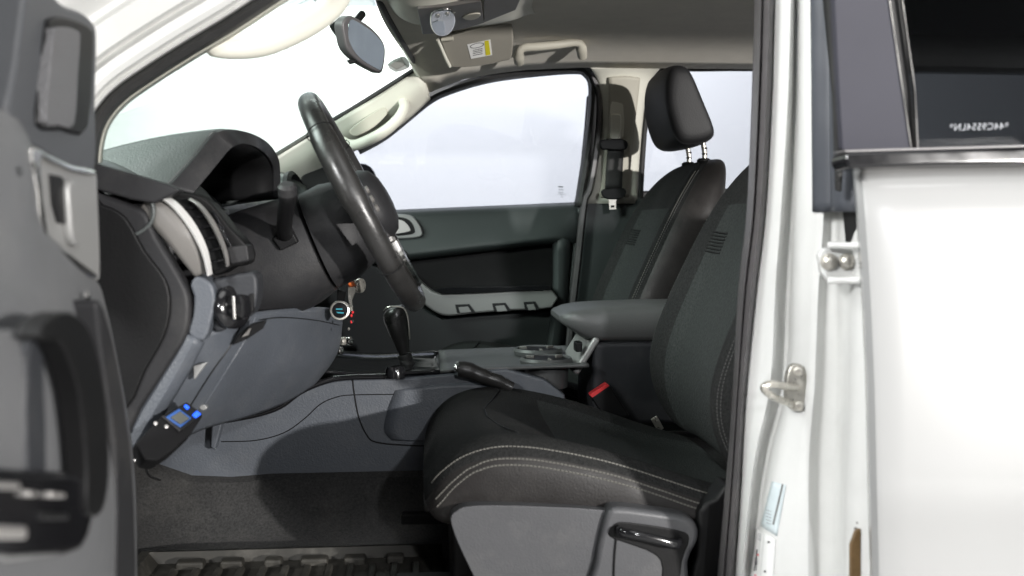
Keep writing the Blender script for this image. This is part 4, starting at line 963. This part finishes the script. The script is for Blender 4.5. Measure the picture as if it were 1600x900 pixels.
for k, (x0, y0, ww) in enumerate(((711, 476, 32), (769, 474, 30), (818, 472, 26))):
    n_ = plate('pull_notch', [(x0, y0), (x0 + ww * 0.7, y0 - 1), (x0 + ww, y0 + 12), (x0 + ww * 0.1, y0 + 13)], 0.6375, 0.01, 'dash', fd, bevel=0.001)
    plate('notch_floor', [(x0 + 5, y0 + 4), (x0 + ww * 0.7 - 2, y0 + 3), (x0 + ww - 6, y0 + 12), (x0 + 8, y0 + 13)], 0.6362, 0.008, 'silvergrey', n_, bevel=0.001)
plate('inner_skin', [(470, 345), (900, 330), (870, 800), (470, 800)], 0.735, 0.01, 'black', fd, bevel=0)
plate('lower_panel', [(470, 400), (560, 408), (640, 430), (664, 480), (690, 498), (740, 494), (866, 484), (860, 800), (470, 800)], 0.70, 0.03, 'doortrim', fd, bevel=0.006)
psheet('rear_edge_trim', [[(864, 372, 0.695), (872, 370, 0.675), (886, 364, 0.68), (893, 362, 0.71)], [(864, 460, 0.695), (872, 460, 0.675), (882, 460, 0.68), (890, 460, 0.71)], [(852, 560, 0.695), (860, 560, 0.675), (874, 560, 0.68), (882, 560, 0.71)]], 'doortrim', fd, thick=0.004, up=3, across=2)
band('door_seal', [(928, 118), (938, 150), (936, 210), (924, 290), (914, 318), (905, 400), (896, 480), (888, 570)], [(-4, 0.66), (-1, 0.645), (3, 0.645), (6, 0.66)], 'seal', fd, thick=0.003)
plate('door_gap', [(896, 316), (914, 312), (894, 580), (876, 580)], 0.735, 0.02, 'black', fd, bevel=0.002)
bz = plate('handle_bezel', cr([(580, 340), (612, 335), (640, 336), (652, 346), (660, 362), (654, 371), (612, 374), (580, 374)], 3, True), 0.674, 0.03, 'silvergrey', fd, bevel=0.004)
plate('handle_cup', cr([(590, 342), (622, 339), (640, 344), (648, 358), (644, 366), (612, 369), (590, 368)], 3, True), 0.6725, 0.012, 'black', bz, bevel=0.002)
plate('inner_handle', cr([(592, 345), (622, 343), (634, 348), (641, 358), (638, 362), (612, 366), (592, 364)], 3, True), 0.670, 0.012, 'silver', bz, bevel=0.003)
band('window_frame', [(560, 236), (600, 214), (640, 182), (670, 158), (700, 143), (760, 125), (830, 115), (898, 110), (916, 116), (925, 136), (922, 190), (914, 250), (903, 322)], [(-13, 0.72), (-7, 0.675), (-4, 0.655), (0, 0.66), (4, 0.69), (5, 0.72)], 'rubber', fd, thick=0.004)
plate('rear_frame_post', [(918, 150), (931, 140), (932, 190), (920, 290), (912, 330), (896, 330), (906, 280), (914, 200)], 0.74, 0.02, 'black', fd, bevel=0.003)
plateN('window_glass', [(380, 330), (540, 225), (640, 165), (700, 130), (800, 110), (930, 100), (935, 140), (912, 335)], FG0, FGN, 0.004, 'sideglass', fd, bevel=0)
plate('sail_trim', cr([(466, 290), (478, 268), (500, 254), (530, 246), (556, 262), (560, 300), (540, 334), (470, 330)], 2, True), 0.69, 0.03, 'endcap', fd, bevel=0.004)
dm = plate('door_mirror', cr([(540, 262), (562, 255), (578, 260), (587, 278), (592, 316), (580, 340), (540, 340)], 2, True), 0.90, 0.10, 'black', fd, bevel=0.015, seg=3)
for k, (x0, y0, x1, y1) in enumerate(((872, 291, 880, 293), (873, 296, 881, 297), (872, 300, 880, 301), (870, 303, 885, 303.6), (877, 305, 879, 306), (877, 307.5, 879.5, 308.5))):
    plateN('glass_mark', [(x0, y0), (x1, y0), (x1, y1), (x0, y1)], FG0 + FGN * 0.001, FGN, 0.0006, 'etch', fd, bevel=0)

# ================================================================== ROOF FITTINGS
oc = thing('overhead_console', 'beige overhead console with clear map lamp at front of roof', 'overhead console', (0.05, 0.03, 1.64))
rows = []
xs = [-0.085, -0.07, -0.04, 0.02, 0.10, 0.17, 0.20, 0.215]
dz_ = [0.0, 0.022, 0.040, 0.048, 0.044, 0.030, 0.012, 0.0]
for x, d in zip(xs, dz_):
    rows.append([(x + 0.02 * (abs(t) ** 2), t * 0.145, 1.662 - d * (1 - abs(t) ** 5) - 0.0) for t in (-1, -0.95, -0.8, -0.5, 0, 0.5, 0.8, 0.95, 1)])
sheet('console_shell', rows, 'beige', oc, thick=0.004, up=3, across=3)
OC0 = V((0.03, 0.0, 1.6135)); ON = V((0.0, -0.02, -1)).normalized()
ml = plateN('lamp_panel', cr([(652, 14), (700, 10), (752, 2), (757, 36), (730, 44), (690, 52), (660, 54)], 1, True), V((0, 0, 1.608)), V((0, -0.08, -1)), 0.008, 'taupe', oc, bevel=0.002)
LN = V((0, -0.08, -1)).normalized(); L0 = V((0, 0, 1.608)) + LN * 0.004
mp = plateN('map_lamp', cr([(674, 22), (690, 16), (706, 18), (712, 34), (706, 50), (694, 57), (680, 54), (672, 40)], 3, True), L0, LN, 0.008, 'chrome', oc, bevel=0.004, seg=3)
plateN('lamp_shade', cr([(675, 36), (693, 33), (695, 54), (684, 54), (677, 48)], 2, True), L0 + LN * 0.001, LN, 0.004, 'lens', mp, bevel=0.001)
for bx_, by_ in ((684, 26), (699, 23)):
    plateN('lamp_button', cr([(bx_ - 4, by_), (bx_, by_ - 2), (bx_ + 4, by_), (bx_, by_ + 3)], 2, True), L0 + LN * 0.002, LN, 0.004, 'silver', mp, bevel=0.001)
plateN('switch_slot', cr([(722, 28), (735, 23), (750, 22), (748, 28), (735, 32)], 2, True), L0 - LN * 0.0015, LN, 0.004, 'beigedk', ml, bevel=0.001)
plateN('glasses_lid', [(756, 2), (770, -20), (822, -20), (806, 16), (756, 36)], V((0, 0, 1.608)), LN, 0.006, 'taupe', oc, bevel=0.002)

pv = thing('passenger_visor', 'grey sun visor folded up against roof above the passenger', 'sun visor', (0.06, 0.35, 1.6))
VN = V((-0.12, -0.62, -0.78)).normalized(); V0 = P(740, 82, 0.33)
plateN('visor_panel', cr([(686, 56), (720, 52), (780, 38), (800, 40), (800, 88), (788, 96), (750, 104), (706, 106), (700, 96), (690, 70)], 2, True), V0, VN, 0.012, 'visor', pv, bevel=0.004, seg=3)
tube('visor_rod', cr([PN(684, 62, V0 + VN * 0.006, VN), PN(690, 76, V0 + VN * 0.006, VN), PN(697, 92, V0 + VN * 0.006, VN), PN(703, 104, V0 + VN * 0.004, VN)], 3), 0.0042, 'beige', pv, seg=10)
tube('visor_clip', [PN(690, 62, V0 + VN * 0.006, VN), PN(708, 60, V0 + VN * 0.006, VN)], 0.005, 'beigedk', pv, seg=10)
st_ = plateN('warning_sticker', [(730, 70), (766, 62), (769, 86), (736, 92)], V0 + VN * 0.0012, VN, 0.002, 'paper', pv, bevel=0)
plateN('sticker_yellow_band', [(757, 64.5), (763.5, 63), (766.5, 85.5), (759, 87)], V0 + VN * 0.0018, VN, 0.002, 'yellow', st_, bevel=0)
tube('sticker_symbol', [PN(745.5 + 10.5 * math.cos(t / 10 * math.pi) , 71 + 3.5 * math.sin(t / 10 * math.pi) - 2.0 * math.cos(t / 10 * math.pi), V0 + VN * 0.0018, VN) for t in range(21)], 0.0007, 'print_', st_, seg=6)
for y0 in (77, 79.5, 82, 85):
    plateN('sticker_text', [(739, y0 + 1.5), (754, y0 - 1.5), (754, y0 - 0.7), (739, y0 + 2.3)], V0 + VN * 0.0018, VN, 0.002, 'print_', st_, bevel=0)

tube('pillar_grab_handle', cr([P(322, 62, -0.655), P(340, 70, -0.64), P(372, 72, -0.625), P(410, 68, -0.615), P(452, 52, -0.61), P(492, 30, -0.61), P(522, 4, -0.615), P(532, -26, -0.63), P(525, -60, -0.65)], 4), [0.010, 0.012, 0.0135] + [0.0155] * 30, 'beige', cab, seg=16, flatz=1.15)

rg = tube('roof_grab_handle', cr([P(811, 97, 0.44), P(811, 84, 0.405), P(818, 75, 0.395), P(840, 73, 0.392), P(870, 70, 0.392), P(898, 66, 0.395), P(907, 70, 0.405), P(910, 88, 0.44)], 4), [0.0125, 0.013, 0.0135, 0.014] + [0.0105] * 21 + [0.014, 0.0135, 0.013, 0.0125], 'beigedk', None, seg=14)
tag(rg, 'beige grab handle on the roof rail above passenger window', 'grab handle')

rm = thing('rear_view_mirror', 'interior rear view mirror on the windscreen', 'mirror', tuple(P(565, 65, 0.0)))
MN = V((0.66, -0.70, -0.14)).normalized(); M0 = P(572, 68, -0.02)
plateN('housing', cr([(535, 36), (545, 25), (556, 27), (582, 44), (600, 66), (603, 86), (598, 113), (588, 112), (562, 97), (543, 78), (537, 56)], 3, True), M0, MN, 0.028, 'seal', rm, bevel=0.008, seg=3)
plateN('mirror_glass', cr([(546, 34), (553, 31), (580, 48), (598, 68), (600, 86), (596, 108), (588, 107), (564, 92), (550, 74), (544, 54)], 3, True), M0 + MN * 0.0008, MN, 0.003, 'mirror', rm, bevel=0.0005)
plate('mount_cover', [(512, 38), (536, 25), (552, 40), (540, 68), (526, 56)], 0.03, 0.05, 'black', rm, bevel=0.006)
plate('dipping_tab', [(541, 94), (556, 90), (560, 96), (546, 100)], -0.02, 0.01, 'black', rm, bevel=0.002)
tube('mount_arm', [P(538, 44, 0.03), P(556, 34, 0.03), P(566, 22, 0.06)], 0.008, 'black', rm, seg=10)
tg = thing('toll_tag', 'small grey plastic tag holder stuck on the windscreen corner', 'tag holder', tuple(P(624, 98, 0.50)))
plate('holder_body', cr([(605, 100), (628, 88), (636, 92), (640, 100), (638, 106), (618, 112)], 2, True), 0.50, 0.006, 'silvergrey', tg, bevel=0.001)
plate('tag_card', [(608, 101), (628, 91), (634, 101), (619, 109)], 0.4985, 0.002, 'taupe', tg, bevel=0.0005)

# passenger seat belt
sbt = thing('seat_belt', 'black passenger seat belt hanging on the beige far pillar', 'seat belt', tuple(P(958, 320, 0.63)))
psheet('webbing', [[(949, 232, 0.618), (962, 232, 0.616), (975, 232, 0.618)], [(947, 262, 0.632), (960, 262, 0.63), (973, 262, 0.632)], [(945, 296, 0.644), (958, 296, 0.642), (972, 296, 0.644)]], 'rubber', sbt, thick=0.002, up=3, across=2)
plate('guide_loop', cr([(938, 222), (946, 217), (972, 217), (981, 222), (980, 232), (970, 235), (948, 234), (940, 232)], 3, True), 0.606, 0.016, 'black', sbt, bevel=0.004)
hs = plate('height_slider', cr([(954, 182), (958, 178), (968, 178), (971, 183), (970, 214), (965, 221), (957, 221), (954, 214)], 2, True), 0.618, 0.014, 'beige', sbt, bevel=0.004)
plate('slider_track', cr([(954, 164), (960, 159), (970, 159), (974, 166), (974, 214), (953, 214)], 2, True), 0.632, 0.01, 'beige', sbt, bevel=0.002)
plate('tongue_grip', cr([(942, 296), (976, 294), (977, 306), (966, 311), (950, 311), (942, 306)], 2, True), 0.632, 0.014, 'black', sbt, bevel=0.003)
tn = plate('tongue', [(950, 309), (967, 309), (963, 314), (963, 327), (952, 328), (951, 314)], 0.638, 0.003, 'steel', sbt, bevel=0.001)
plate('tongue_slot', [(954, 321), (960, 320.5), (960, 324), (954.5, 324.5)], 0.6372, 0.002, 'black', tn, bevel=0)
